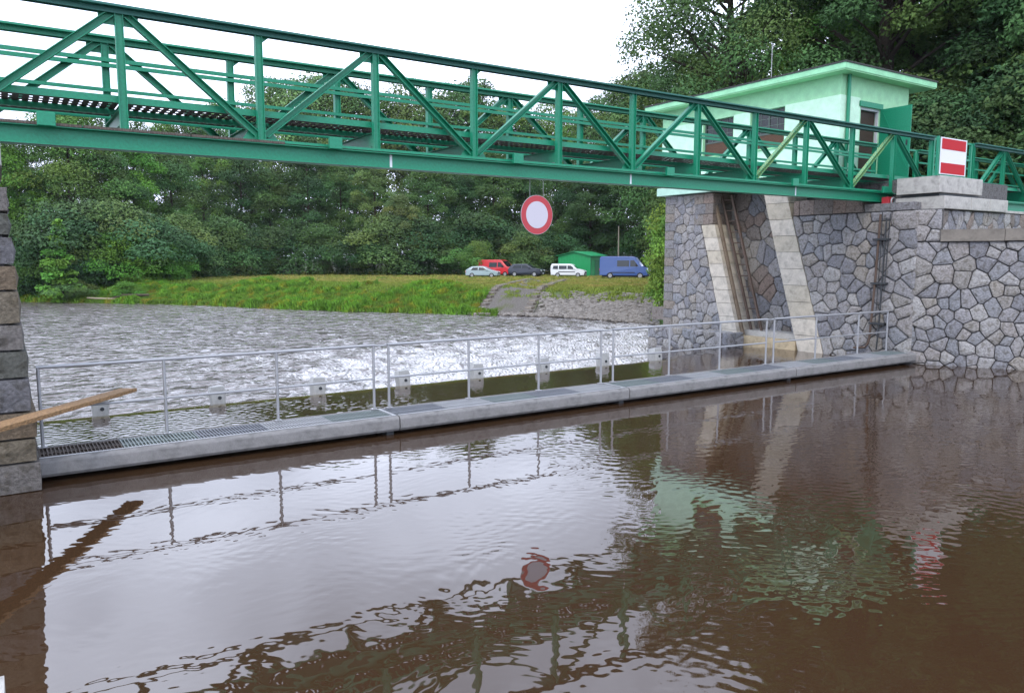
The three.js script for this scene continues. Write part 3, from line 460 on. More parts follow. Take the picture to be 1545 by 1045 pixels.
{
  const us = [...Array(6).keys()].map((i) => 25.65 + 1.963 * i), b = thing('footbridge', 'second green truss span behind the red and white board', 'bridge');
  truss(b, us, NV, 1, ''); truss(b, us, FV, 1, 'far_');
  part('floor_edge', box(us[0], us.at(-1), FLOOR - 0.07, FLOOR + 0.03, 12.815, 12.83), M.green, b); deckPanels(b, us[0], us.at(-1), 5);
  part('girder', [box(27.6, us.at(-1), 4.36, 4.372, NV - 0.19, NV + 0.06), box(27.6, us.at(-1), 4.373, 4.60, NV - 0.075, NV - 0.055), box(27.6, us.at(-1), 4.601, 4.613, NV - 0.19, NV + 0.06)], M.green, b);
  for (const h of [5.93, 5.5]) part('hand_rail', box(us[0], us.at(-1), h, h + 0.05, 14.40, 14.44), M.green, b);
  for (const u of us) part('cross_beam', box(u - 0.05, u + 0.05, BOT + 0.1, FLOOR - 0.05, 12.78, 14.42), M.green, b);
  part('bearing', box(25.6, 26.2, 4.03, BOT, 12.72, 14.7), M.green, b);
}
{
  const r = thing('platform_railing', 'green steel railing between the two bridge spans behind the red and white board', 'railing');
  for (const v of [12.7, 14.44]) { const q = v < 13 ? [23.35, 23.75, 24.4, 25.1, 25.5] : [24.75, 25.45]; for (const u of q) part('post', box(u - 0.035, u + 0.035, 4.03, 6.3, v - 0.035, v + 0.035), M.green, r); for (const h of [4.7, 5.25, 5.8, 6.3]) part('rail', box(q[0] - 0.04, q.at(-1) + 0.04, h, h + 0.06, v - 0.02, v + 0.02), M.green, r); }
  const pf = part('platform', box(23.3, 25.55, 4.95, 5.05, 12.8, 14.68), M.concrete, r); part('platform_leg', box(23.6, 25.2, 4.025, 4.945, 13.0, 14.5), M.mortar, r); pf.userData = {};
}
{ // hanging round sign
  const [u, h] = onV(810, 324, 12.6), s = thing('round_sign', 'round white sign with a red ring hung under the footbridge', 'sign', P(u, h, 12.6));
  const d = new THREE.CylinderGeometry(0.375, 0.375, 0.012, 56); d.rotateX(Math.PI / 2); part('panel', d, mat('#ad3a42', { roughness: 0.6 }), s);
  const w = new THREE.CylinderGeometry(0.262, 0.262, 0.004, 56); w.rotateX(Math.PI / 2); w.translate(0, 0, 0.009); part('white_disc', w, mat('#bcb9c4', { roughness: 0.6 }), s);
  const ring = new THREE.TorusGeometry(0.378, 0.007, 6, 56); part('rim', ring, M.galv, s);
  for (const k of [-0.16, 0.16]) part('hanger', rod([new THREE.Vector3(k, 0.33, -0.012), new THREE.Vector3(k, 4.36 - h, -0.012)], 0.004, 6), M.galv, s);
}
{ // red and white board
  const s = thing('striped_board', 'rectangular red white red navigation board on the pale bearing block', 'sign', P(20.52, 4.96, 10.98));
  part('panel', new THREE.BoxGeometry(1.3, 0.94, 0.015).translate(0.65, 0.5, 0), M.white, s);
  for (const y of [0.19, 0.805]) part('red_band', new THREE.BoxGeometry(1.2, 0.27, 0.004).translate(0.65, y, 0.0105), M.red, s);
  for (const x of [-0.04, 1.34]) part('post', new THREE.BoxGeometry(0.06, 0.99, 0.06).translate(x, 0.496, -0.045), M.green, s);
  part('brace', new THREE.BoxGeometry(1.4, 0.05, 0.02).translate(0.65, 0.5, -0.02), M.green, s);
}
{ // hoist under the end of the girder, pipes down the wall
  const [u, h] = onV(1339, 303, 12.38), k = thing('chain_hoist', 'small red hoist hanging at the green girder end', 'hoist', P(u, 0, 12.38));
  const y = h; part('body', metricUV(new THREE.BoxGeometry(0.2, 0.2, 0.2).translate(0, y, 0)), mat('#a52a34', { roughness: 0.5 }), k);
  const wh = new THREE.TorusGeometry(0.1, 0.022, 8, 18); wh.translate(0.08, y - 0.02, 0.13); part('wheel', wh, M.galv, k); const cl = new THREE.CylinderGeometry(0.03, 0.03, 0.16, 8); cl.translate(0, y + 0.05, 0.0); part('hook', cl, M.darkMetal, k);
  const pu = new THREE.CylinderGeometry(0.1, 0.1, 0.12, 16); pu.rotateX(Math.PI / 2); pu.translate(0.02, y - 0.3, 0.02); part('pulley', pu, M.darkMetal, k); part('link', rod([new THREE.Vector3(0, y - 0.1, 0), new THREE.Vector3(0, y - 0.25, 0)], 0.015), M.darkMetal, k);
  const x = U - 0.13, t = thing('wall_pipes', 'dark pipes and cables running down the rubble wall to the walkway', 'pipes');
  part('pipe', rod([P(x, 4.0, 12.28), P(x, 2.2, 12.34), P(x, 0.6, 12.42), P(x - 0.02, 0.34, 12.5), P(x - 0.05, 0.3, 12.85)], 0.032), M.rust, t);
  part('pipe', rod([P(x, 3.9, 12.1), P(x, 1.0, 12.16), P(x, 0.3, 12.2)], 0.022), M.darkMetal, t); part('cable', rod([P(x, 4.0, 12.0), P(x, 2.0, 12.06), P(x, 1.9, 12.06)], 0.014), M.darkMetal, t); part('cable', rod([P(x - 0.01, 4.05, 12.22), P(x - 0.02, 2.5, 12.22), P(x - 0.01, 1.0, 12.27)], 0.012), M.darkMetal, t);
  for (const h of [3.3, 2.1, 1.0]) part('clamp', box(x - 0.045, U + 0.02, h, h + 0.05, 12.0, 12.45), M.darkMetal, t);
}
{ // rails in the gate recess
  const t = thing('recess_ladder', 'rusty brown ladder rails leaning inside the slanted gate recess', 'ladder');
  for (const o of [0.10, 0.52]) part('rail', bar(P(20.62, 0.47, at1(0.47) - 0.16 - o), P(20.62, 4.9, at1(4.9) - 0.12 - o), 0.07, 0.07), M.rust, t);
  for (let h = 0.8; h < 4.8; h += 0.36) part('rung', rod([P(20.62, h, at1(h) - 0.25), P(20.62, h, at1(h) - 0.66)], 0.018, 6), M.rust, t);
  part('guide', bar(P(20.4, 0.3, at1(0.3) - 0.06), P(20.4, 4.9, at1(4.9) - 0.06), 0.08, 0.1), mat('#8a7a68', { roughness: 0.8, map: rockMap }), t);
}
// ---------- gate house ----------
{
  const hs = thing('gate_house', 'mint green flat roofed gate house above the stone abutment', 'house');
  const mint = mat('#a0d8ad', { map: plainMap, roughness: 0.85 }), pale = mat('#c6ecd5', { map: plainMap, roughness: 0.85 }), fascia = mat('#97d8a4', { map: plainMap, roughness: 0.6 }), felt = mat('#4a4d4c', { map: rockMap, roughness: 0.9 }), glass = new THREE.MeshPhysicalMaterial({ color: '#10161a', roughness: 0.08, ior: 1.5 }), frame = mat('#4d5a55', { roughness: 0.6 }), board = mat('#6b4d3d', { map: woodMap, roughness: 0.8 });
  const hu = 21.9, hv = 14.86, hr = 25.6, hl = 22.55, h0 = 5.302, h1 = 8.42, t = 0.25;
  // window openings in the -u wall: [v0, v1, h0, h1]
  const wins = [[16.9, 18.3, 6.5, 7.78], [19.05, 20.45, 6.5, 7.78]], s = new THREE.Shape([[hv, h0], [hl, h0], [hl, h1], [hv, h1]].map((q) => new THREE.Vector2(...q)));
  for (const [a, b, c, d] of wins) s.holes.push(new THREE.Path([[a, c], [a, d], [b, d], [b, c]].map((q) => new THREE.Vector2(...q))));
  const wg = new THREE.ExtrudeGeometry(s, { depth: t, bevelEnabled: false }); wg.applyMatrix4(new THREE.Matrix4().set(0, 0, 1, hu, 0, 1, 0, 0, -1, 0, 0, 0, 0, 0, 0, 1)); part('wall', metricUV(wg), mint, hs);
  const f = new THREE.Shape([[hu + t + 0.001, h0], [22.95, h0], [22.95, 7.55], [23.98, 7.55], [23.98, h0], [hr, h0], [hr, h1], [hu + t + 0.001, h1]].map((q) => new THREE.Vector2(...q))), fg = new THREE.ExtrudeGeometry(f, { depth: t, bevelEnabled: false }); fg.translate(0, 0, -hv - t); part('wall', metricUV(fg), mint, hs);
  part('wall', box(hr - t, hr - 0.001, h0, h1, hv + t + 0.001, hl - 0.001), mint, hs); part('wall', box(hu + t + 0.001, hr - t - 0.001, h0, h1, hl - t, hl - 0.001), mint, hs); part('floor', box(hu + t + 0.002, hr - t - 0.002, h0, h0 + 0.03, hv + t, hl - t - 0.002), M.concrete, hs);
  // paler lower coat of plaster, a few millimetres proud
  const lo = (pts, holes) => { const q = new THREE.Shape(pts.map((z) => new THREE.Vector2(...z))); for (const [a, b, c, d] of holes) q.holes.push(new THREE.Path([[a, c], [a, d], [b, d], [b, c]].map((z) => new THREE.Vector2(...z)))); const g = new THREE.ExtrudeGeometry(q, { depth: 0.006, bevelEnabled: false }); return g; };
  const pg = lo([[hv - 0.004, h0 + 0.002], [hl, h0 + 0.002], [hl, 7.81], [hv - 0.004, 7.81]], wins.map(([a, b, c, d]) => [a - 0.02, b + 0.02, c - 0.06, d + 0.02])); pg.applyMatrix4(new THREE.Matrix4().set(0, 0, 1, hu - 0.008, 0, 1, 0, 0, -1, 0, 0, 0, 0, 0, 0, 1)); part('plaster_coat', metricUV(pg), pale, hs);
  part('plaster_coat', box(hu - 0.006, 22.9, h0 + 0.002, 7.81, hv - 0.008, hv - 0.002), pale, hs);
  for (const [a, b, c, d] of wins) {
    const w = part('window', [box(hu + 0.10, hu + 0.16, c, c + 0.05, a, b), box(hu + 0.10, hu + 0.16, d - 0.05, d, a, b), box(hu + 0.10, hu + 0.16, c + 0.051, d - 0.051, a, a + 0.05), box(hu + 0.10, hu + 0.16, c + 0.051, d - 0.051, b - 0.05, b), box(hu + 0.101, hu + 0.159, c + 0.46, c + 0.51, a + 0.051, b - 0.051)], frame, hs);
    const m = (a + b) / 2; part('mullion', [box(hu + 0.102, hu + 0.15, c + 0.511, d - 0.051, m - 0.025, m + 0.025)], frame, w);
    for (const [x, y] of [[a + 0.05, m - 0.026], [m + 0.026, b - 0.05]]) { part('pane', box(hu + 0.125, hu + 0.132, c + 0.512, d - 0.052, x + 0.001, y), glass, w); for (const k of [0.33, 0.66]) part('glazing_bar', box(hu + 0.115, hu + 0.124, mix(c + 0.51, d - 0.05, k) - 0.012, mix(c + 0.51, d - 0.05, k) + 0.012, x, y), frame, w); part('glazing_bar', box(hu + 0.114, hu + 0.1235, c + 0.512, d - 0.052, (x + y) / 2 - 0.012, (x + y) / 2 + 0.012), frame, w); }
    part('board', box(hu + 0.12, hu + 0.135, c + 0.051, c + 0.459, a + 0.051, b - 0.051), board, w); part('sill', box(hu - 0.06, hu + 0.099, c - 0.05, c - 0.003, a - 0.04, b + 0.04), fascia, w);
  }
  // roof slab with deep eaves
  const rf = part('roof', box(21.45, 26.5, 8.421, 8.63, 14.46, 23.05), fascia, hs); part('roof_felt', box(21.40, 26.55, 8.632, 8.68, 14.41, 23.1), felt, rf); part('eaves_trim', [box(21.425, 21.449, 8.46, 8.631, 14.436, 23.07), box(21.45, 26.52, 8.46, 8.631, 14.436, 14.459)], mat('#97dcae', { map: plainMap, roughness: 0.55 }), rf);
  part('drain_pipe', [rod([P(22.18, 5.32, 14.78), P(22.18, 8.42, 14.78)], 0.055, 10)], M.green, hs);
  const dr = part('door_frame', [box(22.951, 23.0, h0 + 0.002, 7.549, hv + 0.03, hv + 0.12), box(23.93, 23.979, h0 + 0.002, 7.549, hv + 0.03, hv + 0.12), box(23.001, 23.929, 7.48, 7.549, hv + 0.03, hv + 0.12)], mat('#b9bcc2', { roughness: 0.6 }), hs);
  part('inner_door', box(23.01, 23.92, h0 + 0.04, 7.47, hv + 0.14, hv + 0.18), mat('#4a3a33', { map: woodMap, roughness: 0.6 }), dr); part('lintel', box(22.85, 24.08, 7.56, 7.72, hv - 0.06, hv - 0.01), M.green, hs);
  const lf = part('door_leaf', box(23.99, 24.03, h0 + 0.03, 7.56, hv - 1.05, hv - 0.02), M.green, hs); part('leaf_brace', bar(P(23.98, 5.6, hv - 1.0), P(23.98, 7.45, hv - 0.1), 0.05, 0.012, new THREE.Vector3(1, 0, 0)), M.green, lf); part('handle', box(23.955, 23.988, 6.35, 6.5, hv - 0.98, hv - 0.94), M.darkMetal, lf);
  const [au] = [21.8]; const an = thing('roof_antenna', 'thin grey whip antenna standing on the gate house roof', 'antenna', P(22.2, 8.68, 17.74)); part('mast', rod([new THREE.Vector3(0, 0, 0), new THREE.Vector3(0, 1.25, 0)], 0.012, 6), M.galv, an); part('foot', new THREE.CylinderGeometry(0.06, 0.08, 0.06, 10).translate(0, 0.03, 0), M.darkMetal, an);
}
// ---------- far bank: ramp, stones, vehicles, shed ----------
const rampC = [onH(720, 473, LOW), onH(796, 421.5, MEADOW), onH(862, 423, MEADOW), onH(800, 479, LOW)];
const onRamp = (u, v) => { let q = true; for (let i = 0; i < 4; i++) { const a = rampC[i], b = rampC[(i + 1) % 4]; if ((b[0] - a[0]) * (v - a[1]) - (b[1] - a[1]) * (u - a[0]) > 0) q = false; } return q; };
const G = (u, v) => P(u, groundH(u, v), v);
{
  const c = rampC;
  const at = (s, t) => [mix(mix(c[0][0], c[3][0], s), mix(c[1][0], c[2][0], s), t), mix(mix(c[0][1], c[3][1], s), mix(c[1][1], c[2][1], s), t)];
  const ramp = thing('bank_ramp', 'cobbled ramp with two narrow stair flights running down the grassy bank to the river', 'ramp'), pos = [], uv = [], col = [], idx = [], n = 28; seed(61);
  for (let j = 0; j <= n; j++) for (let i = 0; i <= n; i++) { const [u, v] = at(i / n, j / n); pos.push(u, groundH(u, v) + 0.06, -v); uv.push(u, v); const g = fbm(u * 0.5, v * 0.5, 3, noise2), k = smooth(0.1, 0.4, g + 0.25 * (j / n) - 0.05); col.push(mix(0.26, 0.16, k), mix(0.235, 0.19, k), mix(0.21, 0.05, k)); }
  for (let j = 0; j < n; j++) for (let i = 0; i < n; i++) { const a = j * (n + 1) + i; idx.push(a, a + 1, a + n + 2, a, a + n + 2, a + n + 1); }
  const g = new THREE.BufferGeometry(); g.setAttribute('position', new THREE.Float32BufferAttribute(pos, 3)); g.setAttribute('uv', new THREE.Float32BufferAttribute(uv, 2)); g.setAttribute('color', new THREE.Float32BufferAttribute(col, 3)); g.setIndex(idx); g.computeVertexNormals();
  part('paving', g, new THREE.MeshStandardMaterial({ vertexColors: true, map: rockMap, bumpMap: rockBump, bumpScale: 0.08, roughness: 0.95 }), ramp);
  const sm = [mat('#a39a8f', { map: rockMap }), mat('#8d857d', { map: rockMap })];
  for (const s of [0.02, 0.84]) for (let i = 0; i < 30; i++) { const t = (i + 0.5) / 30, [u, v] = at(s + 0.06, t), [u2, v2] = at(s + 0.06, t + 0.01), [u3, v3] = at(s + 0.07, t), m = part('step', metricUV(new THREE.BoxGeometry(0.62, 0.26, 0.4)), sm[i % 2], ramp); m.position.copy(P(u, groundH(u, v) + 0.05, v)); m.rotation.y = Math.atan2(v3 - v, u3 - u); }
}
{ // stone pitching between ramp and abutment, and a stony water's edge
  const g = new THREE.DodecahedronGeometry(0.2, 0); g.scale(1.25, 0.55, 1); const n = 5200, im = new THREE.InstancedMesh(g, mat('#ffffff', { map: rockMap, roughness: 0.95 }), n), o = new THREE.Object3D(), c = new THREE.Color(); seed(63); let k = 0;
  for (let tries = 0; k < n && tries < 90000; tries++) {
    const x = R(690, 1015), y = R(452, 492), [u, v] = onH(x, y, -0.7), d = shoreDist(u, v); if (d < -0.8 || d > 7 || v > 60) continue; if (rnd() < smooth(2.5, 7, d + 3 * noise(u * 0.4, v * 0.4))) continue; if (x < 815 && d > 0.6) continue;
    o.position.set(u, groundH(u, v, d) + 0.02, -v); o.rotation.set(R(-0.3, 0.3), R(0, 6), R(-0.3, 0.3)); o.scale.setScalar(R(0.5, 1.15)); o.updateMatrix(); im.setMatrixAt(k, o.matrix); const w = R(0.7, 1.15); im.setColorAt(k++, c.setRGB(0.30 * w, 0.275 * w, 0.25 * w));
  }
  im.count = k; im.name = 'bank_stones'; shadows(im); scene.add(im); stuff(im, 'loose grey stones pitched along the river edge below the grass', 'stones');
}
{ // weeds and grass of the bank
  const blades = (n, w, h, lean, sd) => { seed(sd); const pos = []; for (let i = 0; i < n; i++) { const a = R(0, 6.28), r = R(0, 0.16), x = Math.cos(a) * r, z = Math.sin(a) * r, b = R(0, 6.28), hh = h * R(0.6, 1.1), dx = Math.cos(b) * w, dz = Math.sin(b) * w, lx = R(-1, 1) * lean, lz = R(-1, 1) * lean; pos.push(x - dx, -0.03, z - dz, x + dx, -0.03, z + dz, x + lx * 0.5 + dx * 0.8, hh * 0.6, z + lz * 0.5 + dz * 0.8, x - dx, -0.03, z - dz, x + lx * 0.5 + dx * 0.8, hh * 0.6, z + lz * 0.5 + dz * 0.8, x + lx, hh, z + lz); } const g = new THREE.BufferGeometry(); g.setAttribute('position', new THREE.Float32BufferAttribute(pos, 3)); g.computeVertexNormals(); return g; };
  const gm = mat('#ffffff', { roughness: 0.9, side: THREE.DoubleSide }), o = new THREE.Object3D(), c = new THREE.Color();
  const field = (name, label, geo, n, test, sd) => { const im = new THREE.InstancedMesh(geo, gm, n); seed(sd); let k = 0; for (let t = 0; k < n && t < n * 12; t++) { const x = R(20, 1010), y = 411 + 78 * Math.pow(rnd(), 1.3), h = mix(MEADOW, LOW, smooth(415, 470, y)), [u, v] = onH(x, y, h), q = test(u, v, shoreDist(u, v)); if (!q) continue; o.position.set(u, groundH(u, v), -v); o.rotation.set(0, R(0, 6.3), 0); o.scale.set(q[0] * R(0.7, 1.3), q[0] * q[1] * R(0.7, 1.3), q[0] * R(0.7, 1.3)); o.updateMatrix(); im.setMatrixAt(k, o.matrix); const w = R(0.75, 1.2); im.setColorAt(k++, c.setRGB(q[2] * w, q[3] * w, q[4] * w)); } im.count = k; im.name = name; shadows(im); scene.add(im); stuff(im, label, 'grass'); };
  const ramped = (u, v) => u > 29.5 && v < 52.5;
  field('bank_weeds', 'lush bright green weeds growing along the river edge of the bank', blades(9, 0.055, 0.38, 0.26, 3), 34000, (u, v, d) => { if (d < -0.2 || d > 8 + 4 * noise(u * 0.1, v * 0.1) || onRamp(u, v) || u > 31.5 || (u > 29 && v < 49)) return; const n = noise2(u * 0.25, v * 0.25), y = smooth(0.2, 0.7, noise3(u * 0.6, v * 0.6)); const k = 0.75 + 0.5 * smooth(-0.5, 0.6, fbm(u * 0.7, v * 0.7, 3, noise3)); return [0.75 + 0.75 * smooth(-0.3, 0.7, n + 0.5 * noise(u * 0.9, v * 0.9)), 1, (0.11 + 0.10 * y) * k, (0.235 + 0.05 * n) * k, 0.018 * k]; }, 71);
  field('meadow_grass', 'short yellowish green meadow grass on top of the bank', blades(8, 0.035, 0.2, 0.12, 4), 26000, (u, v, d) => { if (d < 3.5 || d > 75 || (onRamp(u, v) && noise2(u * 0.5, v * 0.5) < 0.15)) return; const rp = ramped(u, v); if (rp && d < 4.5) return; const n = fbm(u * 0.09, v * 0.09, 3, noise3), dry = clamp(smooth(7, 14, d + n * 5) * (0.62 + 1.1 * fbm(u * 0.3, v * 0.3, 3, noise2)) + (rp ? 0.2 : 0)); return [1, 1, mix(0.14, 0.31, dry), mix(0.23, 0.265, dry), mix(0.022, 0.07, dry)]; }, 72);
}
// vehicles: x along the length (front at +x), y up, z across
function vehicle(name, label, spec, paint, px, depth, yaw, group) {
  const [u, v] = atDepth(px, depth), t = thing(name, label, spec.cat, G(u, v), yaw, group), pm = new THREE.MeshPhysicalMaterial({ color: paint, roughness: 0.35, clearcoat: 0.6, clearcoatRoughness: 0.1 }), glass = new THREE.MeshPhysicalMaterial({ color: '#1b2226', roughness: 0.06, ior: 1.5 });
  const W2 = spec.w / 2, nar = (y) => 1 - spec.taper * clamp((y - spec.belt) / (spec.h - spec.belt)), shape = (p) => new THREE.Shape(p.map((q) => new THREE.Vector2(...q)));
  const g = new THREE.ExtrudeGeometry(shape(spec.body), { depth: spec.w - 0.16, bevelEnabled: true, bevelSize: 0.05, bevelThickness: 0.08, bevelSegments: 3 }); g.translate(0, 0, -W2 + 0.08);
  const p = g.attributes.position; for (let i = 0; i < p.count; i++) p.setZ(i, p.getZ(i) * nar(p.getY(i))); g.computeVertexNormals(); part('body', g, pm, t);
  part('underside', metricUV(new THREE.BoxGeometry(spec.l * 0.9, 0.2, spec.w * 0.86).translate(0, 0.32, 0)), M.black, t);
  for (const s of [-1, 1]) for (const q of spec.sideWindows) { const sg = new THREE.ExtrudeGeometry(shape(q), { depth: 0.02, bevelEnabled: false }), sp = sg.attributes.position; for (let i = 0; i < sp.count; i++) sp.setZ(i, s * ((W2 + 0.004) * nar(sp.getY(i)) - 0.012 + sp.getZ(i))); sg.computeVertexNormals(); part('side_window', sg, glass, t); }
  for (const [name2, a, b, k] of spec.screens) { const d = new THREE.Vector2(b[0] - a[0], b[1] - a[1]), L = d.length(), sg = new THREE.BoxGeometry(0.03, L, spec.w * k * nar((a[1] + b[1]) / 2)); sg.rotateZ(-Math.atan2(d.x, d.y)); sg.translate((a[0] + b[0]) / 2, (a[1] + b[1]) / 2, 0); part(name2, sg, glass, t); }
  for (const x of spec.axles) for (const s of [-1, 1]) { const ty = new THREE.CylinderGeometry(spec.r, spec.r, 0.2, 24); ty.rotateX(Math.PI / 2); ty.translate(x, spec.r, s * (W2 - 0.09)); const w = part('wheel', ty, M.black, t), ri = new THREE.CylinderGeometry(spec.r * 0.62, spec.r * 0.62, 0.02, 16); ri.rotateX(Math.PI / 2); ri.translate(x, spec.r, s * (W2 + 0.018)); part('rim', ri, M.galv, w); }
  const fx = spec.l / 2; for (const s of [-1, 1]) { part('headlight', new THREE.BoxGeometry(0.2, 0.17, 0.34).translate(fx - 0.06, spec.lamp, s * (W2 - 0.26)), mat('#c8ccd2', { roughness: 0.15 }), t); part('mirror', new THREE.BoxGeometry(0.14, 0.2, 0.12).translate(spec.mirror[0], spec.mirror[1], s * (W2 + 0.05)), spec.darkMirror ? M.black : pm, t); part('tail_light', new THREE.BoxGeometry(0.1, 0.3, 0.12).translate(-fx + 0.02, spec.lamp + 0.1, s * (W2 - 0.12)), M.red, t); }
  part('grille', new THREE.BoxGeometry(0.06, 0.22, spec.w * 0.55).translate(fx + 0.015, spec.lamp - 0.12, 0), M.black, t); part('bumper', new THREE.BoxGeometry(0.12, 0.2, spec.w * 0.9).translate(fx - 0.01, 0.42, 0), spec.darkBumper ? M.black : pm, t); part('number_plate', new THREE.BoxGeometry(0.02, 0.11, 0.5).translate(fx + 0.065, 0.44, 0), M.white, t);
  if (spec.rack) part('roof_rack', [-1, 1].map((s) => box(-spec.l * 0.4, spec.l * 0.18, spec.h + 0.05, spec.h + 0.1, s * 0.6 - 0.02, s * 0.6 + 0.02)).concat([0, 1, 2, 3].map((i) => box(-1.8 + i * 0.8, -1.75 + i * 0.8, spec.h + 0.03, spec.h + 0.07, -0.7, 0.7))), M.black, t);
  if (spec.trim) for (const s of [-1, 1]) part('side_trim', new THREE.BoxGeometry(spec.l * 0.5, 0.09, 0.02).translate(-0.1, 0.72, s * (W2 + 0.006)), M.black, t);
  return t;
}
const VAN = { cat: 'van', l: 5.6, w: 2.0, h: 2.55, belt: 1.3, taper: 0.12, r: 0.36, axles: [-1.55, 1.9], lamp: 0.95, mirror: [1.45, 1.55], rack: true, darkMirror: true, darkBumper: true, trim: true,
  body: [[-2.75, 0.42], [2.7, 0.42], [2.75, 0.85], [2.62, 1.15], [2.0, 1.42], [1.25, 2.42], [0.9, 2.5], [-2.6, 2.5], [-2.75, 2.3]], sideWindows: [[[0.75, 1.42], [1.72, 1.42], [1.18, 2.12], [0.75, 2.12]], [[-0.75, 1.42], [0.62, 1.42], [0.62, 2.1], [-0.75, 2.1]]], screens: [['windscreen', [2.0, 1.47], [1.34, 2.35], 0.84]] };
const VAN2 = { ...VAN, l: 4.9, w: 1.95, h: 2.15, belt: 1.15, r: 0.33, axles: [-1.45, 1.55], lamp: 0.85, mirror: [1.15, 1.3], rack: false, trim: false, darkBumper: true,
  body: [[-2.4, 0.38], [2.35, 0.38], [2.4, 0.75], [2.3, 1.0], [1.75, 1.22], [0.95, 2.02], [0.6, 2.1], [-2.3, 2.1], [-2.4, 1.95]], sideWindows: [[[0.5, 1.22], [1.45, 1.22], [0.85, 1.82], [0.5, 1.82]], [[-0.75, 1.22], [0.36, 1.22], [0.36, 1.8], [-0.75, 1.8]]], screens: [['windscreen', [1.76, 1.27], [1.03, 2.0], 0.84]] };
const MPV = { ...VAN, cat: 'car', l: 4.35, w: 1.75, h: 1.72, belt: 1.0, taper: 0.16, r: 0.31, axles: [-1.25, 1.35], lamp: 0.75, mirror: [0.85, 1.1], rack: false, darkMirror: false, trim: true,
  body: [[-2.1, 0.34], [2.08, 0.34], [2.12, 0.68], [2.0, 0.88], [1.2, 1.05], [0.55, 1.6], [0.2, 1.67], [-2.0, 1.67], [-2.12, 1.45], [-2.15, 0.9]], sideWindows: [[[0.0, 1.06], [0.95, 1.06], [0.42, 1.5], [0.0, 1.5]], [[-1.1, 1.06], [-0.1, 1.06], [-0.1, 1.5], [-1.1, 1.5]], [[-1.9, 1.08], [-1.22, 1.06], [-1.22, 1.5], [-1.82, 1.48]]], screens: [['windscreen', [1.22, 1.1], [0.62, 1.58], 0.84], ['rear_window', [-2.16, 1.1], [-2.1, 1.5], 0.75]] };
const HATCH = { ...MPV, l: 4.1, w: 1.7, h: 1.42, belt: 0.9, taper: 0.24, r: 0.3, axles: [-1.2, 1.3], lamp: 0.66, mirror: [0.7, 0.98], trim: false, darkBumper: false,
  body: [[-1.98, 0.32], [1.95, 0.32], [2.0, 0.6], [1.9, 0.74], [1.0, 0.93], [0.25, 1.33], [-0.2, 1.38], [-1.25, 1.33], [-1.85, 1.0], [-2.0, 0.85]], sideWindows: [[[-0.35, 0.94], [0.75, 0.94], [0.2, 1.25], [-0.35, 1.27]], [[-1.35, 0.94], [-0.45, 0.94], [-0.45, 1.27], [-1.1, 1.24]]], screens: [['windscreen', [1.0, 0.97], [0.32, 1.31], 0.84], ['rear_window', [-1.84, 1.03], [-1.34, 1.31], 0.8]] };
const SUV = { ...MPV, l: 4.4, w: 1.8, h: 1.62, belt: 1.0, taper: 0.2, r: 0.33, axles: [-1.3, 1.35], lamp: 0.8, mirror: [0.7, 1.1], trim: false,
  body: [[-2.1, 0.38], [2.1, 0.38], [2.15, 0.75], [2.05, 0.92], [1.0, 1.06], [0.3, 1.52], [-0.1, 1.58], [-1.6, 1.53], [-2.05, 1.1], [-2.15, 0.9]], sideWindows: [[[-0.3, 1.07], [0.78, 1.07], [0.25, 1.44], [-0.3, 1.46]], [[-1.6, 1.07], [-0.4, 1.07], [-0.4, 1.46], [-1.4, 1.42]]], screens: [['windscreen', [1.02, 1.1], [0.36, 1.5], 0.84], ['rear_window', [-2.04, 1.14], [-1.68, 1.48], 0.8]] };
const faceRight = PHI - Math.PI / 2; // length along the picture plane
const cars = 'vehicles parked on the meadow across the river';
vehicle('parked_van', 'dark blue panel van with roof rack parked right of the green shed', VAN, '#2b4f92', 941, 90, faceRight - 0.30, cars);
vehicle('parked_van', 'red van parked behind the pale silver hatchback', VAN2, '#c5242c', 751, 101, faceRight - 0.45, cars);
vehicle('parked_car', 'pale silver hatchback parked in front of the red van', HATCH, '#8fa3a8', 729, 97, faceRight - 0.2, cars);
vehicle('parked_car', 'dark blue compact car between the red van and the white car', SUV, '#161d30', 794, 99, faceRight - 0.35, cars);
vehicle('parked_car', 'white boxy car parked in front of the green shed', MPV, '#d5d8db', 857, 99, faceRight - 0.25, cars);
{
  const [u, v] = atDepth(878, 105), s = thing('metal_shed', 'bright green sheet metal shed with a low gable roof among the parked vehicles', 'shed', G(u, v), faceRight - 0.55), gm = mat('#0f8f52', { roughness: 0.5 }), dk = mat('#0c6b40', { roughness: 0.5 });
  const g = new THREE.ExtrudeGeometry(new THREE.Shape([[-2.4, 0], [2.4, 0], [2.4, 2.75], [0, 3.3], [-2.4, 2.75]].map((q) => new THREE.Vector2(...q))), { depth: 5, bevelEnabled: false }); g.translate(0, 0, -2.5); part('walls', metricUV(g), gm, s);
  for (const k of [-1, 1]) part('roof_sheet', bar(new THREE.Vector3(k * -0.01, 3.34, 0), new THREE.Vector3(k * 2.65, 2.74, 0), 0.04, 5.6), mat('#2d9a63', { roughness: 0.45 }), s);
  for (let i = -5; i <= 5; i++) part('rib', new THREE.BoxGeometry(0.05, 2.7, 0.03).translate(i * 0.43, 1.37, 2.512), gm, s); part('corner_trim', new THREE.BoxGeometry(0.12, 2.75, 0.12).translate(2.41, 1.375, 2.46), dk, s); part('door', new THREE.BoxGeometry(0.03, 2.2, 2.2).translate(2.418, 1.12, 0.2), dk, s);
}
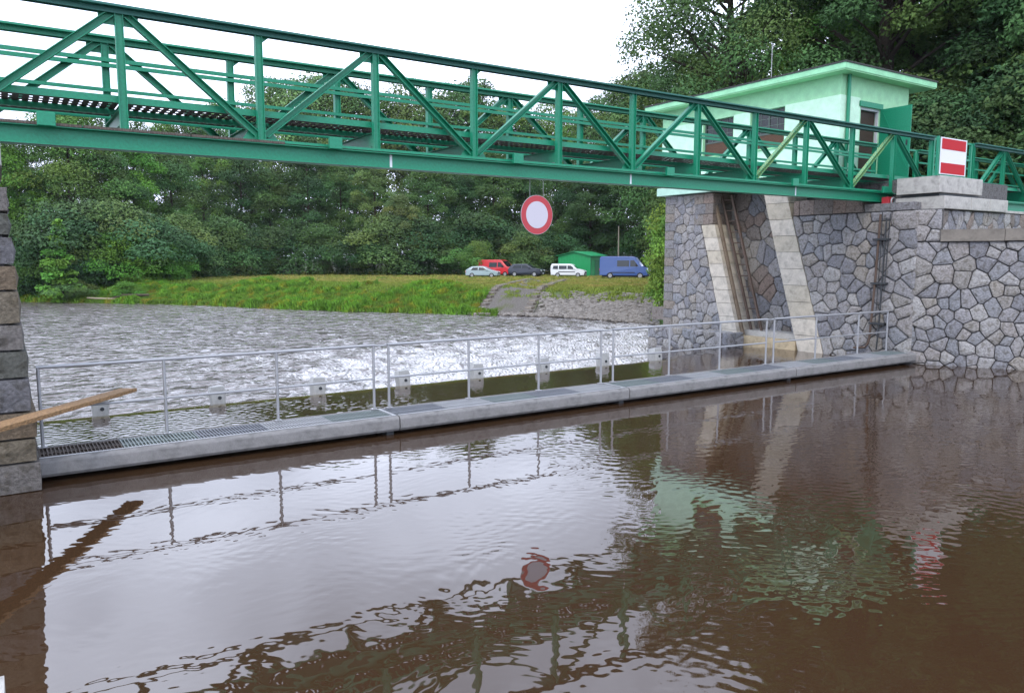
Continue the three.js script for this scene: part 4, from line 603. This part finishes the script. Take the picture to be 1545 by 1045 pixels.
{ const [u, v] = atDepth(931, 104), t = thing('lamp_pole', 'thin pale wooden pole standing behind the blue van', 'pole', G(u, v)); part('pole', new THREE.CylinderGeometry(0.08, 0.11, 6.6, 8).translate(0, 3.3, 0), mat('#8a8478', { roughness: 0.9 }), t); part('cap', new THREE.CylinderGeometry(0.1, 0.1, 0.12, 8).translate(0, 6.66, 0), M.darkMetal, t); }
{ // driftwood at the left bank end
  seed(88); for (let i = 0; i < 9; i++) { const x = 150 + i * 6.5 + R(-4, 4), [u, v] = onH(x, 452 - (i % 4) * 2.5, -0.9), L = R(1.4, 3.4), m = part('driftwood_log', metricUV(new THREE.CylinderGeometry(R(0.05, 0.09), R(0.09, 0.15), L, 7).rotateZ(Math.PI / 2)), mat(i === 0 ? '#b5ab9b' : i % 2 ? '#7d7266' : '#5f564c', { map: woodMap, roughness: 0.95 })); m.position.copy(P(u, groundH(u, v) + 0.32 + 0.09 * (i % 3), v)); m.rotation.set(0, faceRight + R(-0.7, 0.9), R(-0.1, 0.22)); tag(m, i === 0 ? 'pale bare driftwood log sloping into the river at the left bank' : 'brown driftwood log in the heap on the left river bank', 'log', 'driftwood heap on the bank'); }
}
// ---------- trees ----------
function taper(pts, radii, sides = 7) {
  const pos = [], uv = [], rings = pts.map((p, i) => { const d = (pts[Math.min(i + 1, pts.length - 1)]).clone().sub(pts[Math.max(i - 1, 0)]).normalize(), x = new THREE.Vector3().crossVectors(d, Math.abs(d.z) > 0.9 ? new THREE.Vector3(1, 0, 0) : new THREE.Vector3(0, 0, 1)).normalize(), y = new THREE.Vector3().crossVectors(d, x); return [...Array(sides + 1).keys()].map((k) => { const a = k / sides * 6.2832; return p.clone().addScaledVector(x, Math.cos(a) * radii[i]).addScaledVector(y, Math.sin(a) * radii[i]); }); });
  let L = 0; for (let i = 0; i + 1 < pts.length; i++) { const l2 = L + pts[i].distanceTo(pts[i + 1]); for (let k = 0; k < sides; k++) { const q = [[rings[i][k], k, L], [rings[i][k + 1], k + 1, L], [rings[i + 1][k + 1], k + 1, l2], [rings[i][k], k, L], [rings[i + 1][k + 1], k + 1, l2], [rings[i + 1][k], k, l2]]; for (const [p, a, b] of q) { pos.push(p.x, p.y, p.z); uv.push(a / sides * 6.28 * radii[0], b); } } L = l2; }
  const g = new THREE.BufferGeometry(); g.setAttribute('position', new THREE.Float32BufferAttribute(pos, 3)); g.setAttribute('uv', new THREE.Float32BufferAttribute(uv, 2)); g.computeVertexNormals(); return g;
}
// crown of leaf clumps carried by limbs. All sizes in metres.
function treeGeo({ H, cr, low = 0.25, clumps, leaves, leaf, tr, sd, spread = 1, clumpR = 0.3, conic = 0, lean = 0, droop = 0, hue = 0.15 }) {
  seed(sd); const wood = [], bend = [R(-0.6, 0.6), R(-0.6, 0.6)], stem = (y) => new THREE.Vector3(bend[0] * Math.sin(y / H * 3) + lean * y / H, y, bend[1] * Math.sin(y / H * 2.5));
  const ys = [0, 0.03, 0.2, 0.4, 0.6, 0.78, 0.92]; wood.push(taper(ys.map((q) => stem(q * H)), ys.map((q) => tr * (q === 0 ? 1.45 : 1 - 0.93 * q)), 9));
  const pos = [], col = [], nor = [], c0 = low * H, ch = H - c0, lobes = [...Array(5)].map(() => [R(0, 6.28), R(0.2, 0.95), R(0.15, 0.42)]);
  for (let i = 0; i < clumps; i++) {
    const t = (i + 0.5) / clumps, yy = Math.pow(t, 0.85), a = i * 2.39996 + R(-0.5, 0.5), prof = conic ? (1 - yy) * 0.95 + 0.06 : Math.pow(Math.sin(Math.PI * clamp(0.10 + 0.86 * yy)), 0.6);
    let ext = 1; for (const [la, lt, lw] of lobes) ext += lw * Math.exp(-Math.pow((Math.atan2(Math.sin(a - la), Math.cos(a - la))) / 0.6, 2) - Math.pow((yy - lt) / 0.22, 2)) - lw * 0.1;
    const r = cr * spread * prof * ext * (rnd() < 0.3 ? R(0.15, 0.6) : R(0.62, 1.0)), y = c0 + yy * ch * 0.97 + R(-0.03, 0.03) * H, s0 = stem(Math.min(y, H * 0.9)), c = new THREE.Vector3(s0.x + Math.cos(a) * r, y - droop * r, s0.z + Math.sin(a) * r), R0 = cr * clumpR * R(0.7, 1.3) * (conic ? 0.35 + 0.75 * (1 - yy) : 1);
    const from = stem(clamp(y - r * R(0.35, 0.8), H * 0.12, H * 0.9)), mid = from.clone().lerp(c, 0.5).add(new THREE.Vector3(R(-0.3, 0.3), R(-0.1, 0.35) * r * 0.3, R(-0.3, 0.3))), r0 = tr * R(0.22, 0.42) * (1 - 0.5 * yy); if (r > 0.8) wood.push(taper([from, mid, c], [r0, r0 * 0.6, r0 * 0.15], 5));
    const tone = R(0.68, 1.3), warm = R(-hue, hue), n = Math.round(leaves / clumps * R(0.75, 1.25) * (R0 / (cr * clumpR)));
    for (let k = 0; k < n; k++) {
      const z = R(-0.5, 1), b = R(0, 6.2832), q = Math.sqrt(1 - z * z), d = new THREE.Vector3(q * Math.cos(b), z, q * Math.sin(b)), rr = R0 * (0.35 + 0.65 * Math.pow(rnd(), 0.45)) * (1 + 0.25 * noise(c.x + d.x * 2.2, c.z + d.z * 2.2 + d.y * 2));
      const p = new THREE.Vector3(c.x + d.x * rr * 1.15, c.y + d.y * rr * 0.9, c.z + d.z * rr * 1.15), nm = d.clone().multiplyScalar(0.7).add(new THREE.Vector3(R(-0.8, 0.8), R(-0.25, 1.0), R(-0.8, 0.8))).normalize(), x = new THREE.Vector3(R(-1, 1), R(-1, 1), R(-1, 1)).cross(nm).normalize(), y2 = new THREE.Vector3().crossVectors(nm, x), s = leaf * R(0.6, 1.25), e = s * R(0.45, 0.75), f = 0.22 * s;
      const A = p.clone().addScaledVector(x, -s * 0.5), B = p.clone().addScaledVector(y2, e * 0.5).addScaledVector(nm, -f), C = p.clone().addScaledVector(x, s * 0.5), D = p.clone().addScaledVector(y2, -e * 0.5).addScaledVector(nm, -f);
      for (const w of [A, C, B, A, D, C]) pos.push(w.x, w.y, w.z);
      const j = tone * R(0.82, 1.18), cc = [0.078 * j * (1 + warm * 1.6), 0.155 * j, 0.034 * j * (1 - warm)]; for (let m = 0; m < 6; m++) col.push(...cc);
    }
  }
  const g = new THREE.BufferGeometry(); g.setAttribute('position', new THREE.Float32BufferAttribute(pos, 3)); g.setAttribute('color', new THREE.Float32BufferAttribute(col, 3)); g.computeVertexNormals();
  return { wood: wood.length > 1 ? mergeGeometries(wood) : wood[0], crown: g, H };
}
const tint = (r, g, b) => new THREE.MeshStandardMaterial({ color: new THREE.Color().setRGB(r, g, b), vertexColors: true, roughness: 0.85, side: THREE.DoubleSide });
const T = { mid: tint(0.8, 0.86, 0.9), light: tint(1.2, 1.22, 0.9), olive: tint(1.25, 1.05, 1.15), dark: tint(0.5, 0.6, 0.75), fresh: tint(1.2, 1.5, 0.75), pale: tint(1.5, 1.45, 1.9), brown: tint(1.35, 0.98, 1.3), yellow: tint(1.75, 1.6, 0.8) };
function plantTree(geo, crownMat, name, label, category, u, v, H, turn, group, wide = 1) {
  const t = thing(name, label, category, G(u, v).add(new THREE.Vector3(0, -0.05, 0)), turn, group), k = H / geo.H; t.scale.set(k * wide, k, k * wide);
  part('trunk', geo.wood, M.bark, t); part('crown', geo.crown, crownMat, t); return t;
}
const heightTo = (y, depth) => EYE + (389 - y) / F * depth;
const farKinds = [
  treeGeo({ H: 22, cr: 5.0, low: 0.12, clumps: 36, leaves: 24000, leaf: 0.31, tr: 0.34, sd: 101, clumpR: 0.36 }), treeGeo({ H: 22, cr: 4.4, low: 0.18, clumps: 30, leaves: 21000, leaf: 0.31, tr: 0.32, sd: 102, clumpR: 0.40 }),
  treeGeo({ H: 22, cr: 5.6, low: 0.10, clumps: 42, leaves: 25000, leaf: 0.31, tr: 0.4, sd: 103, clumpR: 0.33 }), treeGeo({ H: 22, cr: 3.7, low: 0.12, clumps: 30, leaves: 19000, leaf: 0.3, tr: 0.3, sd: 104, clumpR: 0.42 }), treeGeo({ H: 22, cr: 4.8, low: 0.15, clumps: 60, leaves: 17000, leaf: 0.29, tr: 0.32, sd: 105, clumpR: 0.22 })];
const shrubKinds = [treeGeo({ H: 4, cr: 2.2, low: 0.0, clumps: 26, leaves: 11000, leaf: 0.155, tr: 0.08, sd: 111, clumpR: 0.36 }), treeGeo({ H: 4, cr: 1.9, low: 0.02, clumps: 22, leaves: 10000, leaf: 0.15, tr: 0.08, sd: 112, clumpR: 0.4 })];
{
  const kinds = { mid: 'mid green broadleaf tree in the wood across the river', light: 'light green leafy tree at the edge of the wood across the river', olive: 'olive green tree standing in the wood across the river', dark: 'dark green tree in the shaded wood across the river', fresh: 'fresh bright green tree at the edge of the wood across the river', pale: 'pale hazy green tree rising above the wood across the river', brown: 'brownish green tree standing in the wood across the river' }, grp = 'trees of the wood across the river'; seed(120);
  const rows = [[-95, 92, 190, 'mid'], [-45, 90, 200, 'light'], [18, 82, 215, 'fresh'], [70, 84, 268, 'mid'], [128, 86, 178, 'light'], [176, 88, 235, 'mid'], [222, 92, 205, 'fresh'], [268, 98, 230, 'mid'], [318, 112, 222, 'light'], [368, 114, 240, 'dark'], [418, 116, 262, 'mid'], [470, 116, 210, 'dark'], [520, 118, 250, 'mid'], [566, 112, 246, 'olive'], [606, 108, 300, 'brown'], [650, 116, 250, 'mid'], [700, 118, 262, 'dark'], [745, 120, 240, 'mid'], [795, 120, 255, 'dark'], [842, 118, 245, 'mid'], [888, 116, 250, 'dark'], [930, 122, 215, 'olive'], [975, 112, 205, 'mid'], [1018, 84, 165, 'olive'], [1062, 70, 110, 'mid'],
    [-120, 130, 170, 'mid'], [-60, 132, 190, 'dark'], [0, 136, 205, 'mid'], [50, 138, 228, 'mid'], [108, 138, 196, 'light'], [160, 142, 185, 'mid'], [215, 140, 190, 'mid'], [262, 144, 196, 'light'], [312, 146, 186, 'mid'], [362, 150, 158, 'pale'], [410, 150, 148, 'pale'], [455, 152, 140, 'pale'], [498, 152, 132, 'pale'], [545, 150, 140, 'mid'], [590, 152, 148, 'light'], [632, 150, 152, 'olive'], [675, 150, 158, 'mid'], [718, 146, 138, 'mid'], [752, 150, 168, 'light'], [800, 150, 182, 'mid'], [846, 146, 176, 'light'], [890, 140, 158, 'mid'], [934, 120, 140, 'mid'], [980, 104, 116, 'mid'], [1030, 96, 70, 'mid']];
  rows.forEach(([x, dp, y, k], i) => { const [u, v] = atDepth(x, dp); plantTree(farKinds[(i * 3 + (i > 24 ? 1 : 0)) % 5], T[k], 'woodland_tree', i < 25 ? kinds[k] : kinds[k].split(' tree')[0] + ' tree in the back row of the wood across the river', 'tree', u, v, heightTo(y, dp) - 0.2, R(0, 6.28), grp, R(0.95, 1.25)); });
  const under = [[18, 74], [40, 76], [62, 75], [85, 76], [112, 77], [138, 76], [160, 78], [180, 78], [200, 80], [222, 83], [245, 86], [272, 90], [300, 95], [335, 100], [360, 106], [395, 108], [440, 110], [490, 111], [540, 108], [585, 106], [630, 108], [675, 111], [715, 108], [760, 110], [800, 109], [840, 115], [880, 117], [920, 117], [958, 112]];
  under.forEach(([x, dp], i) => { const [u, v] = atDepth(x + R(-8, 8), dp + R(-2, 2)); plantTree(shrubKinds[i % 2], [T.dark, T.mid, T.dark, T.olive][i % 4], 'undergrowth_shrub', ['dark leafy shrub at the foot of the wood', 'mid green leafy shrub at the foot of the wood', 'dark leafy shrub at the foot of the wood', 'olive leafy shrub at the foot of the wood'][i % 4], 'shrub', u, v, R(4.5, 8), R(0, 6), 'shrubs at the foot of the wood', R(1.1, 1.5)); });
  // single plants that stand out on the bank
  const sap = treeGeo({ H: 6, cr: 1.5, low: 0.05, clumps: 46, leaves: 4200, leaf: 0.26, tr: 0.08, sd: 131, clumpR: 0.3, conic: 1 });
  let [u, v] = atDepth(103, 70.6); plantTree(sap, T.fresh, 'sapling', 'light green cone shaped young tree on the left river bank', 'tree', u, v, 7.4, 0, undefined, 1.15);
  for (const [x, dp, h, k, l] of [[55, 73.5, 4.0, 'light', 'light green spreading bush at the water by the cone shaped sapling'], [147, 74, 3.8, 'mid', 'mid green bush between the cone shaped sapling and the driftwood'], [184, 75, 5.2, 'fresh', 'tall bright green bush behind the driftwood heap'], [118, 71, 1.7, 'olive', 'low rounded olive bush overhanging the river beside the driftwood'], [268, 80, 3.4, 'fresh', 'single round bright green bush on the grassy bank'], [726, 104, 4.2, 'light', 'small light green bush behind the red van'], [795, 106, 5.2, 'olive', 'wide olive bush between the red van and the green shed'], [198, 70.5, 1.4, 'fresh', 'low bright green bush at the end of the driftwood heap']]) { [u, v] = atDepth(x, dp); plantTree(shrubKinds[Math.round(h) % 2], T[k], 'bank_bush', l, 'bush', u, v, h, x, undefined, h < 2.5 ? 2.0 : 1.15); }
}
{ // trees of the near right bank
  const big = [treeGeo({ H: 22, cr: 5.4, low: 0.22, clumps: 80, leaves: 56000, leaf: 0.2, tr: 0.42, sd: 141, clumpR: 0.18 }), treeGeo({ H: 22, cr: 5.0, low: 0.28, clumps: 70, leaves: 50000, leaf: 0.2, tr: 0.38, sd: 142, clumpR: 0.18 }), treeGeo({ H: 22, cr: 6.0, low: 0.16, clumps: 84, leaves: 56000, leaf: 0.21, tr: 0.45, sd: 143, clumpR: 0.175 })];
  const oak = treeGeo({ H: 20, cr: 7.4, low: 0.16, clumps: 92, leaves: 56000, leaf: 0.19, tr: 0.55, sd: 144, clumpR: 0.17, spread: 1.05 });
  let [u, v] = atDepth(1076, 48); plantTree(oak, T.mid, 'oak_tree', 'large spreading oak with a bare forked limb behind the gate house', 'tree', u, v, 22, 2.2, undefined, 1.0);
  const g = 'tall trees behind the gate house';
  for (const [x, dp, H, k, i, l] of [[1236, 46, 24, 'fresh', 1, 'tall fresh green tree right behind the gate house roof'], [1330, 40, 26, 'mid', 0, 'tall tree with a bare double trunk beside the gate house'], [1425, 44, 27, 'mid', 2, 'tall tree rising above the open green door'], [1512, 38, 27, 'dark', 1, 'tall dark tree behind the second bridge span'], [1600, 36, 27, 'mid', 0, 'tall tree beyond the second bridge span']]) { [u, v] = atDepth(x, dp); plantTree(big[i], T[k], 'tall_tree', l, 'tree', u, v, H, x * 0.7, g, 1.05); }
  const back = [[1170, 66, 24], [1290, 62, 26], [1350, 66, 24], [1470, 60, 27], [1550, 58, 27], [1640, 52, 28], [1700, 40, 27], [1790, 34, 26], [1900, 32, 26]];
  back.forEach(([x, dp, H], i) => { [u, v] = atDepth(x, dp); plantTree(big[(i + 1) % 3], [T.mid, T.dark, T.mid, T.light][i % 4], 'backing_tree', ['mid green', 'dark green', 'mid green', 'light green'][i % 4] + ' tree in the wood deep behind the gate house', 'tree', u, v, H, x, 'back row of the wood behind the gate house', 1.1); });
  const bush = [treeGeo({ H: 5, cr: 2.4, low: 0.02, clumps: 40, leaves: 14000, leaf: 0.17, tr: 0.1, sd: 151, clumpR: 0.3 })];
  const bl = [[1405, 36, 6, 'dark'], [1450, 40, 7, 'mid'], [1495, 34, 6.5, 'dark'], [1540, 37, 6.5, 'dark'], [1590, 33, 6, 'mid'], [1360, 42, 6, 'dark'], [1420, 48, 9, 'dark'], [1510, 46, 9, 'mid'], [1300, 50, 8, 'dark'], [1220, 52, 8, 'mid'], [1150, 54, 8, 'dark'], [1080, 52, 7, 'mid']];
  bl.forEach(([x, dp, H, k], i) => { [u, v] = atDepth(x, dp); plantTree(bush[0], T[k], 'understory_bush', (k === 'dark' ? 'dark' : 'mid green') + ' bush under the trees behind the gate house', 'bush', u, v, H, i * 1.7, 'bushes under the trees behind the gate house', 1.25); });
  for (const [x, dp, H, k, l] of [[1019, 46, 5.2, 'yellow', 'yellow green bush against the far corner of the stone abutment'], [1022, 57, 4.4, 'light', 'light green bush on the bank right of the blue van'], [1008, 42, 1.6, 'mid', 'low green bush on the soil slope beside the abutment'], [1042, 44, 7.0, 'yellow', 'tall yellow green bush tucked behind the stone abutment']]) { [u, v] = atDepth(x, dp); plantTree(bush[0], T[k], 'bank_bush', l, 'bush', u, v, H, x, undefined, 0.7); }
}
scene.fog = new THREE.FogExp2(0xdfe6f0, 0.0001);
renderer.render(scene, camera);
